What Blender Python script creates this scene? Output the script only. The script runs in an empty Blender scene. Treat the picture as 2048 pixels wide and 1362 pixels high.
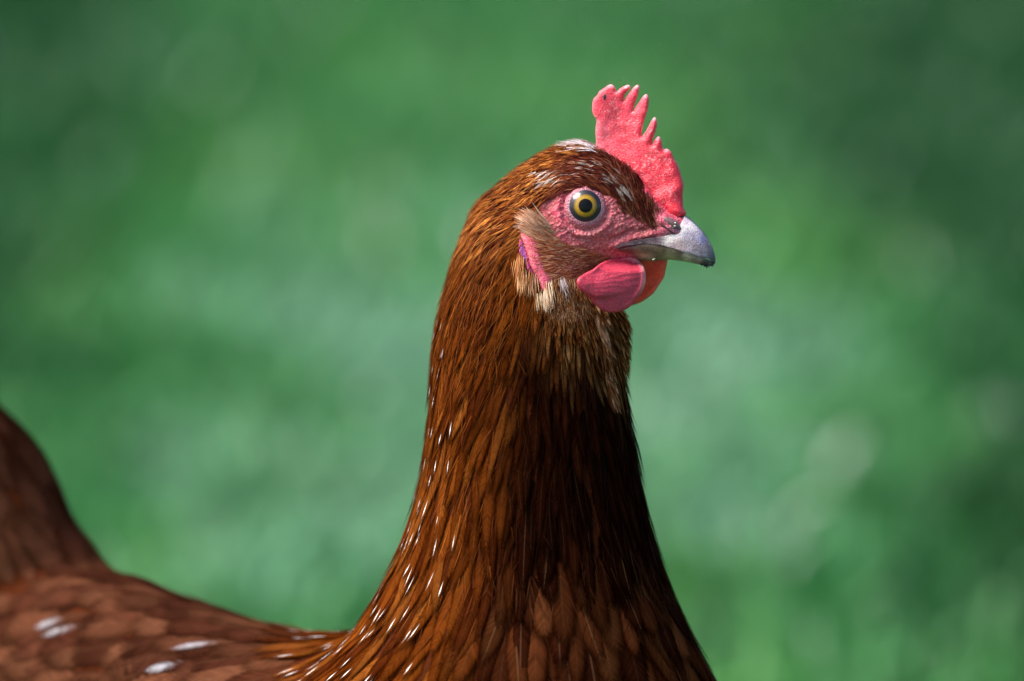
import bpy, bmesh, math
import numpy as np
from mathutils import Vector, Matrix
from mathutils.geometry import delaunay_2d_cdt

rng = np.random.default_rng(7)
scene = bpy.context.scene
R = math.radians

# ------------------------------------------------------------------ camera
PITCH = R(15.0)
DIST = 3.0
S = 0.00016                       # modelling unit of the hen: 0.16 mm
AIM = np.array([0.0, 0.0, 0.338])
RIGHT = np.array([1.0, 0, 0])
FWD = np.array([0, math.cos(PITCH), -math.sin(PITCH)])
UP = np.array([0, math.sin(PITCH), math.cos(PITCH)])
cam = bpy.data.cameras.new('camera')
cam_ob = bpy.data.objects.new('camera', cam)
scene.collection.objects.link(cam_ob)
cam_ob.location = Vector(AIM - FWD * DIST)
cam_ob.rotation_euler = (math.pi / 2 - PITCH, 0, 0)
cam.sensor_width = 36
cam.lens = DIST * 36 / (2048 * S)
cam.clip_start = 0.05
cam.clip_end = 2000
cam.dof.use_dof = True
cam.dof.focus_distance = DIST - 0.017
cam.dof.aperture_fstop = 4.3
scene.camera = cam_ob

# ------------------------------------------------------------------ sky, sun, exposure
SUN_DIR = np.array([-0.60, -0.04, 0.80]); SUN_DIR /= np.linalg.norm(SUN_DIR)   # towards the sun
world = bpy.data.worlds.new('World'); scene.world = world
world.use_nodes = True
wn = world.node_tree.nodes; wl = world.node_tree.links
bg = wn['Background']
sky = wn.new('ShaderNodeTexSky'); sky.sky_type = 'NISHITA'; sky.sun_disc = False
sky.sun_elevation = math.asin(SUN_DIR[2]); sky.sun_rotation = math.atan2(SUN_DIR[0], SUN_DIR[1])
sky.air_density = 1.0; sky.dust_density = 2.5
wl.new(sky.outputs[0], bg.inputs[0]); bg.inputs[1].default_value = 0.06
sun = bpy.data.lights.new('sun', 'SUN'); sun.energy = 2.3; sun.angle = R(34); sun.color = (1.0, 0.95, 0.87)
sun_ob = bpy.data.objects.new('sun', sun); scene.collection.objects.link(sun_ob)
sun_ob.rotation_euler = Vector(SUN_DIR).to_track_quat('Z', 'Y').to_euler()
sun_ob.location = (0, 0, 5)
scene.view_settings.view_transform = 'Standard'; scene.view_settings.look = 'None'
scene.view_settings.gamma = 1.0; scene.view_settings.exposure = 1.9
cy = scene.cycles
cy.use_denoising = True
try:
    cy.denoiser = 'OPENIMAGEDENOISE'; cy.denoising_input_passes = 'RGB_ALBEDO_NORMAL'; cy.denoising_prefilter = 'ACCURATE'
except Exception:
    pass
cy.use_adaptive_sampling = False
cy.max_bounces = 8; cy.transparent_max_bounces = 32; cy.diffuse_bounces = 3; cy.glossy_bounces = 3
cy.sample_clamp_indirect = 6

# ------------------------------------------------------------------ helpers
def lin(c):
    c = np.asarray(c, float) / 255.0
    return np.where(c <= 0.04045, c / 12.92, ((c + 0.055) / 1.055) ** 2.4)

def smooth(e0, e1, x):
    t = np.clip((x - e0) / (e1 - e0), 0, 1)
    return t * t * (3 - 2 * t)

def norm(a):
    return a / np.maximum(np.linalg.norm(a, axis=-1, keepdims=True), 1e-9)

def to_world(P):
    """hen modelling units (u right, v down, w away) -> metres; a rigid placement"""
    P = np.asarray(P, float)
    return AIM + ((P[..., 0:1] - 1024) * RIGHT + (681 - P[..., 1:2]) * UP + P[..., 2:3] * FWD) * S

ROOT = np.array([-0.02, 0.03, 0.0])

def link(ob, parent=None):
    scene.collection.objects.link(ob)
    if parent is not None:
        ob.parent = parent
    return ob

def make_mesh(name, V, quads=None, tris=None, attrs=None, shade=True):
    me = bpy.data.meshes.new(name)
    V = np.asarray(V, np.float32)
    nq = 0 if quads is None else len(quads); nt = 0 if tris is None else len(tris)
    loops = []
    if nq: loops.append(np.asarray(quads, np.int32).ravel())
    if nt: loops.append(np.asarray(tris, np.int32).ravel())
    loops = np.concatenate(loops)
    me.vertices.add(len(V)); me.vertices.foreach_set('co', V.ravel())
    me.loops.add(len(loops)); me.loops.foreach_set('vertex_index', loops)
    me.polygons.add(nq + nt)
    st = np.concatenate([np.arange(nq) * 4, nq * 4 + np.arange(nt) * 3]).astype(np.int32)
    me.polygons.foreach_set('loop_start', st)
    me.polygons.foreach_set('use_smooth', np.full(nq + nt, shade))
    for k, a in (attrs or {}).items():
        a = np.asarray(a, np.float32)
        if a.ndim == 1:
            at = me.attributes.new(k, 'FLOAT', 'POINT'); at.data.foreach_set('value', a)
        elif a.shape[1] == 3:
            at = me.attributes.new(k, 'FLOAT_VECTOR', 'POINT'); at.data.foreach_set('vector', a.ravel())
        else:
            at = me.attributes.new(k, 'FLOAT_COLOR', 'POINT'); at.data.foreach_set('color', a.ravel())
    me.update(calc_edges=True); me.validate()
    return me

def rgba(c):
    return np.concatenate([c, np.ones(c.shape[:-1] + (1,))], -1)

def hen_part(name, P, quads=None, tris=None, mat=None, parent=None, attrs=None, shade=True):
    me = make_mesh(name, to_world(P) - ROOT, quads, tris, attrs, shade)
    if mat: me.materials.append(mat)
    return link(bpy.data.objects.new(name, me), parent if parent is not None else hen)

def idw(pts, vals, Q, p=3.0):
    pts = np.asarray(pts, float); vals = np.asarray(vals, float)
    d2 = ((Q[:, None, :2] - pts[None, :, :2]) ** 2).sum(-1) + 25
    w = d2 ** (-p / 2)
    return (w @ vals) / w.sum(1, keepdims=True)

def in_poly(poly, Q):
    poly = np.asarray(poly, float); x, y = Q[:, 0], Q[:, 1]
    c = np.zeros(len(Q), bool); n = len(poly)
    for i in range(n):
        x1, y1 = poly[i]; x2, y2 = poly[(i + 1) % n]
        if y1 == y2: continue
        c ^= ((y1 > y) != (y2 > y)) & (x < (x2 - x1) * (y - y1) / (y2 - y1) + x1)
    return c

def poly_dist(poly, Q):
    poly = np.asarray(poly, float); best = np.full(len(Q), 1e9); n = len(poly)
    for i in range(n):
        a = poly[i]; b = poly[(i + 1) % n]; ab = b - a
        t = np.clip(((Q[:, :2] - a) @ ab) / max(ab @ ab, 1e-9), 0, 1)
        best = np.minimum(best, np.linalg.norm(Q[:, :2] - (a + t[:, None] * ab), axis=1))
    return best

def spline(pts, step, closed=True):
    pts = np.asarray(pts, float); n = len(pts); out = []
    for i in range(n if closed else n - 1):
        g = lambda k: pts[k % n] if closed else pts[min(max(k, 0), n - 1)]
        p0, p1, p2, p3 = g(i - 1), g(i), g(i + 1), g(i + 2)
        m = max(1, int(round(np.linalg.norm(p2 - p1) / step)))
        for t in np.arange(m) / m:
            out.append(0.5 * (2 * p1 + (p2 - p0) * t + (2 * p0 - 5 * p1 + 4 * p2 - p3) * t * t + (3 * p1 - p0 - 3 * p2 + p3) * t ** 3))
    if not closed: out.append(pts[-1])
    return np.array(out)

def vnoise(Q, scale, seed=0):
    """smooth value noise on 2 or 3 columns"""
    Q = np.asarray(Q, float) / scale; D = Q.shape[1]
    i = np.floor(Q).astype(np.int64); f = Q - i; f = f * f * (3 - 2 * f)
    r = 0
    for c in range(2 ** D):
        o = [(c >> k) & 1 for k in range(D)]
        h = np.full(len(Q), seed * 7919 + 13, np.int64)
        for k in range(D):
            h = (h * 73856093) ^ ((i[:, k] + o[k]) * (19349663 + 83492791 * k))
            h = (h ^ (h >> 13)) * 1274126177
        h = ((h ^ (h >> 16)) & 0xFFFFFF) / float(0xFFFFFF)
        w = 1.0
        for k in range(D):
            w = w * (f[:, k] if o[k] else 1 - f[:, k])
        r = r + h * w
    return r

# ------------------------------------------------------------------ materials
class Mat:
    def __init__(self, name):
        self.m = bpy.data.materials.new(name); self.m.use_nodes = True
        self.n = self.m.node_tree.nodes; self.l = self.m.node_tree.links
        self.b = self.n['Principled BSDF']; self.out = self.n['Material Output']
    def node(self, t, **kw):
        nd = self.n.new(t)
        for k, v in kw.items(): setattr(nd, k, v)
        return nd
    def put(self, sock, v):
        if hasattr(v, 'links') or isinstance(v, bpy.types.NodeSocket): self.l.new(v, sock)
        else: sock.default_value = v
    def math(self, op, a, b=None, c=None, clamp=False):
        nd = self.node('ShaderNodeMath', operation=op, use_clamp=clamp)
        self.put(nd.inputs[0], a)
        if b is not None: self.put(nd.inputs[1], b)
        if c is not None: self.put(nd.inputs[2], c)
        return nd.outputs[0]
    def attr(self, name, out='Color'):
        return self.node('ShaderNodeAttribute', attribute_name=name).outputs[out]
    def mix(self, f, a, b, blend='MIX'):
        nd = self.node('ShaderNodeMix', data_type='RGBA', blend_type=blend, clamp_result=False)
        self.put(nd.inputs[0], f); self.put(nd.inputs[6], a); self.put(nd.inputs[7], b)
        return nd.outputs[2]
    def ramp(self, x, lo, hi, a=0.0, b=1.0):
        nd = self.node('ShaderNodeMapRange'); nd.interpolation_type = 'SMOOTHSTEP'
        self.put(nd.inputs[0], x); nd.inputs[1].default_value = lo; nd.inputs[2].default_value = hi
        nd.inputs[3].default_value = a; nd.inputs[4].default_value = b
        return nd.outputs[0]
    def noise(self, vec, scale, detail=3, rough=0.5, dims='3D'):
        nd = self.node('ShaderNodeTexNoise'); nd.noise_dimensions = dims
        if vec is not None: self.l.new(vec, nd.inputs['Vector'])
        nd.inputs['Scale'].default_value = scale; nd.inputs['Detail'].default_value = detail; nd.inputs['Roughness'].default_value = rough
        return nd.outputs[0]
    def voronoi(self, vec, scale, feature='F1', rand=1.0):
        nd = self.node('ShaderNodeTexVoronoi', feature=feature)
        self.l.new(vec, nd.inputs['Vector']); nd.inputs['Scale'].default_value = scale
        nd.inputs['Randomness'].default_value = rand
        return nd.outputs[0]
    def objco(self):
        return self.node('ShaderNodeTexCoord').outputs['Object']
    def scaled(self, vec, s):
        nd = self.node('ShaderNodeVectorMath', operation='MULTIPLY'); self.l.new(vec, nd.inputs[0]); nd.inputs[1].default_value = s
        return nd.outputs[0]
    def bump(self, h, dist, strength=1.0, prev=None):
        nd = self.node('ShaderNodeBump'); self.l.new(h, nd.inputs['Height'])
        nd.inputs['Distance'].default_value = dist; nd.inputs['Strength'].default_value = strength
        if prev is not None: self.l.new(prev, nd.inputs['Normal'])
        return nd.outputs[0]
    def bs(self, **kw):
        for k, v in kw.items():
            self.put(self.b.inputs[k.replace('_', ' ')], v)

def feather_material(name, rough=0.5, fray=0.42):
    M = Mat(name)
    tint = M.attr('tint'); fuv = M.attr('fuv', 'Vector'); bc = M.attr('barb', 'Vector'); prm = M.attr('prm', 'Color')
    prm_a = M.attr('prm', 'Alpha')
    su = M.node('ShaderNodeSeparateXYZ'); M.l.new(fuv, su.inputs[0])
    au = M.math('ABSOLUTE', su.outputs[0]); tv = su.outputs[1]
    sp = M.node('ShaderNodeSeparateColor'); M.l.new(prm, sp.inputs[0])
    streak, lace, shaft = sp.outputs[0], sp.outputs[1], sp.outputs[2]
    n1 = M.noise(M.scaled(bc, (0.16, 0.012, 1.0)), 1.0, 4, 0.65)
    n2 = M.noise(M.scaled(bc, (0.62, 0.03, 1.7)), 1.0, 2, 0.6)
    f = M.math('ADD', M.ramp(n1, 0.3, 0.7, 0.62, 1.3), M.ramp(n2, 0.3, 0.7, -0.2, 0.2))
    col = M.node('ShaderNodeVectorMath', operation='SCALE'); M.l.new(tint, col.inputs[0]); M.l.new(f, col.inputs[3])
    col = col.outputs[0]
    # dark lacing round the rim, pale shaft, white shaft mark with its gloss painted in
    jag = M.math('MULTIPLY', M.math('SUBTRACT', n2, 0.5), 0.5)
    tq = M.math('MULTIPLY', M.math('MAXIMUM', M.math('SUBTRACT', tv, 0.62), 0.0), 2.6)
    rq_ = M.math('SQRT', M.math('ADD', M.math('MULTIPLY', au, au), M.math('MULTIPLY', tq, tq)))
    rim = M.ramp(M.math('ADD', rq_, jag), 0.34, 0.86)
    dk = M.node('ShaderNodeVectorMath', operation='MULTIPLY'); M.l.new(col, dk.inputs[0]); dk.inputs[1].default_value = (0.22, 0.13, 0.08)
    col = M.mix(M.math('MULTIPLY', rim, lace), col, dk.outputs[0])
    sh = M.math('MULTIPLY', M.math('LESS_THAN', au, 0.05), shaft)
    col = M.mix(M.math('MULTIPLY', sh, 0.4), col, (0.22, 0.12, 0.06, 1))
    lens = M.math('SUBTRACT', 0.19, M.math('MULTIPLY', M.math('ABSOLUTE', M.math('SUBTRACT', tv, 0.74)), 1.5))
    wm = M.math('MULTIPLY', M.ramp(M.math('SUBTRACT', lens, au), 0.0, 0.10), streak)
    col = M.mix(wm, col, (0.80, 0.76, 0.72, 1))
    tipw = M.math('MULTIPLY', M.ramp(M.math('ADD', M.math('SUBTRACT', tv, M.math('MULTIPLY', au, 0.25)), M.math('MULTIPLY', jag, 1.6)), 0.42, 0.95), M.math('MULTIPLY', prm_a, M.ramp(n1, 0.34, 0.52)))
    col = M.mix(tipw, col, (0.66, 0.66, 0.72, 1))
    edge = M.math('ADD', M.math('MAXIMUM', au, M.math('MULTIPLY', tv, 0.96)), M.math('MULTIPLY', M.math('SUBTRACT', n2, 0.5), fray * 2.0))
    edge = M.math('ADD', edge, M.math('MULTIPLY', M.math('SUBTRACT', n1, 0.5), fray))
    alpha = M.ramp(edge, 0.62, 0.98, 1.0, 0.0)
    bumpn = M.bump(M.math('ADD', n1, M.math('MULTIPLY', n2, 0.5)), 0.00016, 0.7)
    M.bs(Base_Color=col, Roughness=rough, Alpha=alpha, Normal=bumpn)
    M.b.inputs['Specular IOR Level'].default_value = 0.0
    return M.m

def hair_material(name):
    M = Mat(name)
    M.bs(Base_Color=M.attr('tint'), Roughness=0.5)
    M.b.inputs['Specular IOR Level'].default_value = 0.02
    return M.m

def flesh_material(name, pebble=0.42, depth=0.00035, sss=0.35, rough=0.38, lines=False):
    M = Mat(name)
    co = M.scaled(M.objco(), (6250, 6250, 6250))
    warp = M.noise(co, 0.05, 3)
    v = M.voronoi(co, pebble * 0.55, 'SMOOTH_F1')
    peb = M.ramp(v, 0.0, 0.75, 1.0, 0.0)
    n = M.noise(co, 0.16, 4, 0.6)
    h = M.math('ADD', peb, M.math('MULTIPLY', n, 0.8))
    tint = M.attr('tint')
    c = M.mix(M.ramp(peb, 0.15, 0.85, 0.0, 0.11), tint, (0.92, 0.42, 0.45, 1))
    sc = M.node('ShaderNodeVectorMath', operation='SCALE'); M.l.new(c, sc.inputs[0]); M.l.new(M.ramp(n, 0.25, 0.75, 0.80, 1.15), sc.inputs[3])
    M.bs(Base_Color=sc.outputs[0], Roughness=M.ramp(n, 0.3, 0.7, rough, rough + 0.18), Normal=M.bump(h, depth, 0.9))
    M.b.inputs['Subsurface Weight'].default_value = sss
    M.b.inputs['Subsurface Radius'].default_value = (1.0, 0.25, 0.15); M.b.inputs['Subsurface Scale'].default_value = 0.0016
    M.b.inputs['Specular IOR Level'].default_value = 0.5
    return M.m

def horn_material(name):
    M = Mat(name)
    co = M.scaled(M.objco(), (6250, 6250, 6250))
    n = M.noise(co, 0.05, 5, 0.65); n2 = M.noise(co, 0.35, 3, 0.6); n3 = M.noise(co, 0.13, 4, 0.7)
    tint = M.attr('tint')
    sc = M.node('ShaderNodeVectorMath', operation='SCALE'); M.l.new(tint, sc.inputs[0])
    M.l.new(M.math('ADD', M.ramp(n, 0.3, 0.7, 0.58, 1.18), M.ramp(n2, 0.3, 0.7, -0.2, 0.2)), sc.inputs[3])
    c = M.mix(M.ramp(n3, 0.60, 0.72, 0, 0.5), sc.outputs[0], (0.55, 0.53, 0.56, 1))
    M.bs(Base_Color=c, Roughness=M.ramp(n3, 0.3, 0.7, 0.42, 0.68), Normal=M.bump(M.math('ADD', n, n2), 0.00036, 0.9))
    M.b.inputs['Subsurface Weight'].default_value = 0.1; M.b.inputs['Subsurface Scale'].default_value = 0.001
    return M.m

def plain_material(name, color, rough=0.5, coat=0.0, coat_rough=0.03, spec=0.5):
    M = Mat(name)
    co = M.scaled(M.objco(), (6250, 6250, 6250)); n = M.noise(co, 0.3, 3)
    sc = M.node('ShaderNodeVectorMath', operation='SCALE'); sc.inputs[0].default_value = color[:3]; M.l.new(M.ramp(n, 0.2, 0.8, 0.7, 1.3), sc.inputs[3])
    M.bs(Base_Color=sc.outputs[0], Roughness=rough)
    M.b.inputs['Coat Weight'].default_value = coat; M.b.inputs['Coat Roughness'].default_value = coat_rough
    M.b.inputs['Specular IOR Level'].default_value = spec
    return M.m

def body_material():
    M = Mat('hen_skin')
    co = M.scaled(M.objco(), (6250, 6250, 6250))
    v = M.voronoi(co, 0.20, 'SMOOTH_F1'); peb = M.ramp(v, 0.0, 0.75, 1.0, 0.0)
    n = M.noise(co, 0.09, 5, 0.62)
    sk = M.attr('skin', 'Fac'); tint = M.attr('tint')
    c = M.mix(M.math('MULTIPLY', M.ramp(peb, 0.2, 0.9, 0.0, 0.22), sk), tint, (0.85, 0.5, 0.48, 1))
    sc = M.node('ShaderNodeVectorMath', operation='SCALE'); M.l.new(c, sc.inputs[0]); M.l.new(M.ramp(n, 0.25, 0.75, 0.72, 1.2), sc.inputs[3])
    h = M.math('ADD', M.math('MULTIPLY', peb, 0.8), M.math('MULTIPLY', n, 1.2))
    M.bs(Base_Color=sc.outputs[0], Roughness=0.55, Normal=M.bump(M.math('MULTIPLY', h, sk), 0.0004, 0.9))
    M.l.new(M.math('MULTIPLY', sk, 0.5), M.b.inputs['Specular IOR Level'])
    M.l.new(M.math('MULTIPLY', sk, 0.22), M.b.inputs['Subsurface Weight'])
    M.b.inputs['Subsurface Radius'].default_value = (1.0, 0.3, 0.2); M.b.inputs['Subsurface Scale'].default_value = 0.0010
    return M.m

# ------------------------------------------------------------------ the ground: turf and grass
gm = Mat('turf')
gco = gm.objco()
g1 = gm.noise(gco, 2.2, 5, 0.6); g2 = gm.noise(gco, 40, 4, 0.7)
gc = gm.mix(gm.ramp(g1, 0.35, 0.65), (0.022, 0.085, 0.030, 1), (0.050, 0.135, 0.055, 1))
gc = gm.mix(gm.ramp(g2, 0.35, 0.7, 0, 0.6), gc, (0.02, 0.05, 0.015, 1))
gm.bs(Base_Color=gc, Roughness=0.8, Normal=gm.bump(g2, 0.02, 0.8))
N = 60
gx = np.sign(np.linspace(-1, 1, N + 1)) * np.abs(np.linspace(-1, 1, N + 1)) ** 4 * 600
GX, GY = np.meshgrid(gx, gx, indexing='ij')
GV = np.stack([GX.ravel(), GY.ravel() + 2.0, np.zeros(GX.size)], 1)
amp = np.clip((np.linalg.norm(GV[:, :2], axis=1) - 25) / 100, 0, 1)
GV[:, 2] = amp * (vnoise(GV[:, :2], 60, 3) - 0.5) * 2.0
ii, jj = np.meshgrid(np.arange(N), np.arange(N), indexing='ij')
q = np.stack([ii * (N + 1) + jj, (ii + 1) * (N + 1) + jj, (ii + 1) * (N + 1) + jj + 1, ii * (N + 1) + jj + 1], -1).reshape(-1, 4)
me = make_mesh('ground', GV, q); me.materials.append(gm.m)
ground = link(bpy.data.objects.new('ground', me)); ground['kind'] = 'structure'

def ground_point(px, py):
    """where a sight line through the meadow meets the ground"""
    d = FWD * DIST + ((px - 1024) * RIGHT + (681 - py) * UP) * S
    o = AIM - FWD * DIST
    t = -o[2] / d[2]
    return (o + d * t)[:2]

# pale: sky sheen painted in; dark: lawn mottle and painted lens edge darkening, on the ground
pale = [(280, 590, .9), (560, 640, .6), (700, 700, .9), (820, 740, .9), (1370, 690, .9), (1560, 740, .7), (1700, 800, .8), (1540, 1030, .9), (1850, 840, .7), (400, 1030, .6),
        (640, 1090, .8), (270, 880, .7), (500, 560, .5), (1100, 140, .35), (620, 470, .5), (1480, 880, .6), (1340, 860, .6), (1700, 1180, .5), (480, 1120, .6), (780, 970, .6), (200, 700, .5), (1760, 960, .5)]
dark = [(370, 760, .7), (1540, 250, .7), (1900, 330, .7), (1600, 480, .45), (60, 250, .9), (30, 700, .7), (1980, 600, .8), (1990, 1000, .8), (2000, 1290, .9), (1880, 150, .9), (300, 80, .6),
        (100, 480, .5), (1640, 1240, .5), (1900, 930, .4), (560, 860, .35), (750, 370, .4), (1000, 30, .5), (1500, 40, .6), (300, 330, .3), (2020, 100, .9), (20, 60, .9), (20, 980, .7)]
pale_g = np.array([[*ground_point(a, b), c] for a, b, c in pale]); dark_g = np.array([[*ground_point(a, b), c] for a, b, c in dark])

def turf_tone(Q):
    """-1 dark .. +1 pale"""
    Qw = Q + np.stack([.03 * (vnoise(Q, 0.05, 5) - .5), .08 * (vnoise(Q, 0.08, 6) - .5)], 1)
    t = np.zeros(len(Q)); tp = np.zeros(len(Q))
    for gx_, gy_, a in pale_g:
        tp += a * np.exp(-(((Qw[:, 0] - gx_) / 0.022) ** 2 + ((Qw[:, 1] - gy_) / 0.055) ** 2) / 2)
    for gx_, gy_, a in dark_g:
        t -= a * np.exp(-(((Qw[:, 0] - gx_) / 0.045) ** 2 + ((Qw[:, 1] - gy_) / 0.15) ** 2) / 2)
    wob = 0.05 * (vnoise(Q, 0.25, 21) - .5) * 2
    side_vignette = smooth(0.13, 0.30, np.abs(Q[:, 0] + wob))                  # lens darkening painted into the grass, left and right
    band = np.exp(-((Q[:, 1] + wob * 2 - BAND_Y) / 0.30) ** 2)         # sky sheen on the blades, painted as a paler band across
    far = smooth(BAND_Y + .4, BAND_Y + 1.2, Q[:, 1])
    n = vnoise(Q * np.array([.45, 1]), 0.07, 8) + 0.6 * vnoise(Q * np.array([1, .5]), 0.016, 9) - 0.85 + .45 * smooth(.70, .85, vnoise(Q * np.array([1, .55]), .014, 41)) - .2 * smooth(.72, .86, vnoise(Q * np.array([1, .55]), .02, 42))
    return np.clip(.55 * np.tanh(tp) + t * .5 + .34 * band - .8 * side_vignette - .26 * far + n * .6, -1.2, 1.2)

BAND_Y = float(ground_point(1024, 760)[1])

def grass(name, seed, label):
    g = np.random.default_rng(seed)
    n1, n2 = 230000, 60000                                  # the lawn in view, and the wider lawn round it
    X = np.concatenate([g.uniform(-1.6, 1.6, n1), g.uniform(-5, 5, n2)])
    Y = np.concatenate([g.uniform(0.2, 4.6, n1), g.uniform(-1.6, 12, n2)])
    n = n1 + n2; hscale = np.concatenate([np.full(n1, 1.0), np.full(n2, 1.4)])
    Q = np.stack([X, Y], 1)
    tone = turf_tone(Q)
    h = g.uniform(0.012, 0.028, n) * hscale * (1 - 0.2 * tone); wd = g.uniform(0.0018, 0.0036, n) * hscale ** 0.5
    a = g.uniform(0, 2 * np.pi, n); b = g.uniform(0, 2 * np.pi, n); lean = g.uniform(0.1, 0.9, n) * h
    side = np.stack([np.cos(a), np.sin(a), np.zeros(n)], 1) * wd[:, None]
    ln = np.stack([np.cos(b), np.sin(b), np.zeros(n)], 1)
    base = np.stack([X, Y, np.full(n, -0.003)], 1)
    mid = base + ln * (lean * 0.35)[:, None] + np.array([0, 0, 1]) * (h * 0.62)[:, None]
    tip = base + ln * lean[:, None] + np.array([0, 0, 1]) * (h * (1 - 0.25 * lean / h))[:, None]
    V = np.stack([base - side, base + side, mid + side * .8, mid - side * .8, tip], 1).reshape(-1, 3)
    o = np.arange(n)[:, None] * 5
    quads = np.concatenate([o, o + 1, o + 2, o + 3], 1); tris = np.concatenate([o + 3, o + 2, o + 4], 1)
    c_mid = lin([66, 142, 80]); c_yel = lin([96, 156, 56]); c_pale = lin([148, 194, 168]); c_dark = lin([22, 74, 38])
    k = g.random(n)[:, None]
    k = .25 * k + .28 * smooth(.45, .8, vnoise(Q * np.array([1, .5]), .07, 31))[:, None]
    col = c_mid * (1 - k) + c_yel * k
    p = np.clip(tone, 0, 1)[:, None]; d = np.clip(-tone, 0, 1)[:, None]
    col = col * (1 - 0.9 * p) + c_pale * 0.9 * p
    col = col * (1 - 0.85 * d) + c_dark * 0.85 * d
    col = col * g.uniform(0.66, 1.10, n)[:, None]
    sp = (np.arange(n) < n1) & (g.random(n) < 0.02 + 0.10 * p[:, 0]) & (vnoise(Q * np.array([1, .5]), .02, 15) > .5)
    col[sp] = lin([205, 214, 200])  # near-white blades painted in for glints off the grass
    col[n1:] = np.minimum(col[n1:], lin([112, 160, 116]))
    col = np.repeat(rgba(col), 5, 0)
    me = make_mesh(name, V, quads, tris, {'tint': col})
    me.materials.append(grass_mat)
    ob = link(bpy.data.objects.new(name, me)); ob['kind'] = 'stuff'; ob['label'] = label; ob['category'] = 'grass'
    return ob

GM = Mat('grass_blade')
GM.bs(Base_Color=GM.attr('tint'), Roughness=0.5)
GM.b.inputs['Specular IOR Level'].default_value = 0.35
tr = GM.node('ShaderNodeBsdfTranslucent'); GM.l.new(GM.attr('tint'), tr.inputs[0])
mx = GM.node('ShaderNodeMixShader'); mx.inputs[0].default_value = 0.35
GM.l.new(GM.b.outputs[0], mx.inputs[1]); GM.l.new(tr.outputs[0], mx.inputs[2]); GM.l.new(mx.outputs[0], GM.out.inputs[0])
grass_mat = GM.m
grass('grass', 11, 'blurred green lawn grass all round and behind the brown hen')

# ------------------------------------------------------------------ the hen
hen = link(bpy.data.objects.new('hen', None)); hen.location = Vector(ROOT)
hen['label'] = 'reddish brown hen with pink comb and wattles, seen from the side'
hen['category'] = 'hen'

def curve(xs, *cols):
    xs = np.asarray(xs, float)
    return lambda x: [np.interp(x, xs, c) for c in cols]

def midline(u):                                   # the head is turned a little towards the viewer
    return -0.22 * (u - 1150)

HEAD = np.array([  # u, top, bottom, half width
    [930, 470, 500, 8], [945, 425, 545, 55], [965, 398, 570, 78], [1000, 368, 590, 96], [1040, 336, 600, 106], [1085, 307, 598, 110], [1120, 292, 590, 110],
    [1160, 288, 572, 106], [1200, 298, 552, 97], [1240, 322, 534, 83], [1280, 358, 524, 66], [1320, 403, 516, 50], [1345, 424, 508, 40], [1366, 436, 500, 32]], float)
NECK = np.array([  # v, left, right, half depth, centre depth
    [420, 965, 1150, 60, 5], [450, 940, 1175, 104, 5], [480, 925, 1185, 118, 5], [520, 909, 1192, 128, 5], [560, 898, 1205, 136, 5], [600, 887, 1232, 143, 5], [650, 875, 1250, 150, 5], [700, 868, 1252, 155, 6],
    [760, 863, 1248, 160, 8], [830, 860, 1256, 168, 10], [900, 851, 1272, 178, 14], [960, 842, 1280, 188, 18], [1030, 823, 1294, 200, 24], [1090, 804, 1310, 215, 32],
    [1140, 782, 1326, 232, 40], [1200, 750, 1348, 256, 50], [1270, 706, 1380, 285, 64], [1320, 660, 1406, 310, 76], [1362, 620, 1428, 330, 88], [1450, 560, 1470, 365, 110], [1560, 540, 1490, 385, 130], [1700, 560, 1440, 360, 150],
    [1800, 620, 1340, 290, 160], [1860, 720, 1220, 160, 160]], float)
BODY = np.array([  # u, top, half height, half depth, centre depth
    [-190, 1330, 40, 30, 840], [-130, 1250, 130, 120, 800], [-50, 1180, 230, 230, 745], [100, 1150, 320, 320, 655], [250, 1172, 370, 380, 560], [330, 1203, 375, 405, 510],
    [400, 1226, 375, 420, 465], [500, 1256, 365, 430, 400], [600, 1276, 350, 430, 335], [720, 1276, 345, 420, 265], [850, 1280, 345, 400, 200], [1000, 1310, 330, 360, 140], [1150, 1400, 270, 290, 110], [1250, 1480, 180, 180, 100], [1300, 1560, 60, 60, 100]], float)
TAIL = np.array([  # v, left, right, half depth, centre depth
    [560, -330, -230, 30, 760], [640, -360, -130, 80, 745], [740, -360, -60, 95, 730], [815, -340, -50, 102, 715], [870, -330, 6, 106, 708], [920, -310, 48, 108, 702], [980, -280, 82, 110, 698],
    [1040, -250, 108, 112, 695], [1080, -230, 130, 112, 694], [1120, -210, 160, 110, 692], [1180, -180, 196, 100, 690], [1300, -120, 150, 70, 690], [1380, -60, 60, 30, 690]], float)

def rows(T, P):
    v = P[..., 1]
    l, r, hd, cd = (np.interp(v, T[:, 0], T[:, k]) for k in (1, 2, 3, 4))
    cu = (l + r) / 2; hw = np.maximum((r - l) / 2, 1); hd = np.maximum(hd, 1)
    g = np.sqrt(((P[..., 0] - cu) / hw) ** 2 + ((P[..., 2] - cd) / hd) ** 2)
    d = (g - 1) * np.minimum(hw, hd)
    return np.maximum(d, np.maximum(T[0, 0] - v, v - T[-1, 0]))

def cols(cu_, top, hh, hd, cd, P):
    u = P[..., 0]
    t, h, d_, c = (np.interp(u, cu_, k) for k in (top, hh, hd, cd))
    g = np.sqrt(((P[..., 1] - (t + h)) / np.maximum(h, 1)) ** 2 + ((P[..., 2] - c) / np.maximum(d_, 1)) ** 2)
    d = (g - 1) * np.maximum(np.minimum(h, d_), 1)
    return np.maximum(d, np.maximum(cu_[0] - u, u - cu_[-1]))

def smin(a, b, k):
    h = np.clip(0.5 + 0.5 * (b - a) / k, 0, 1)
    return b * (1 - h) + a * h - k * h * (1 - h)

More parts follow.
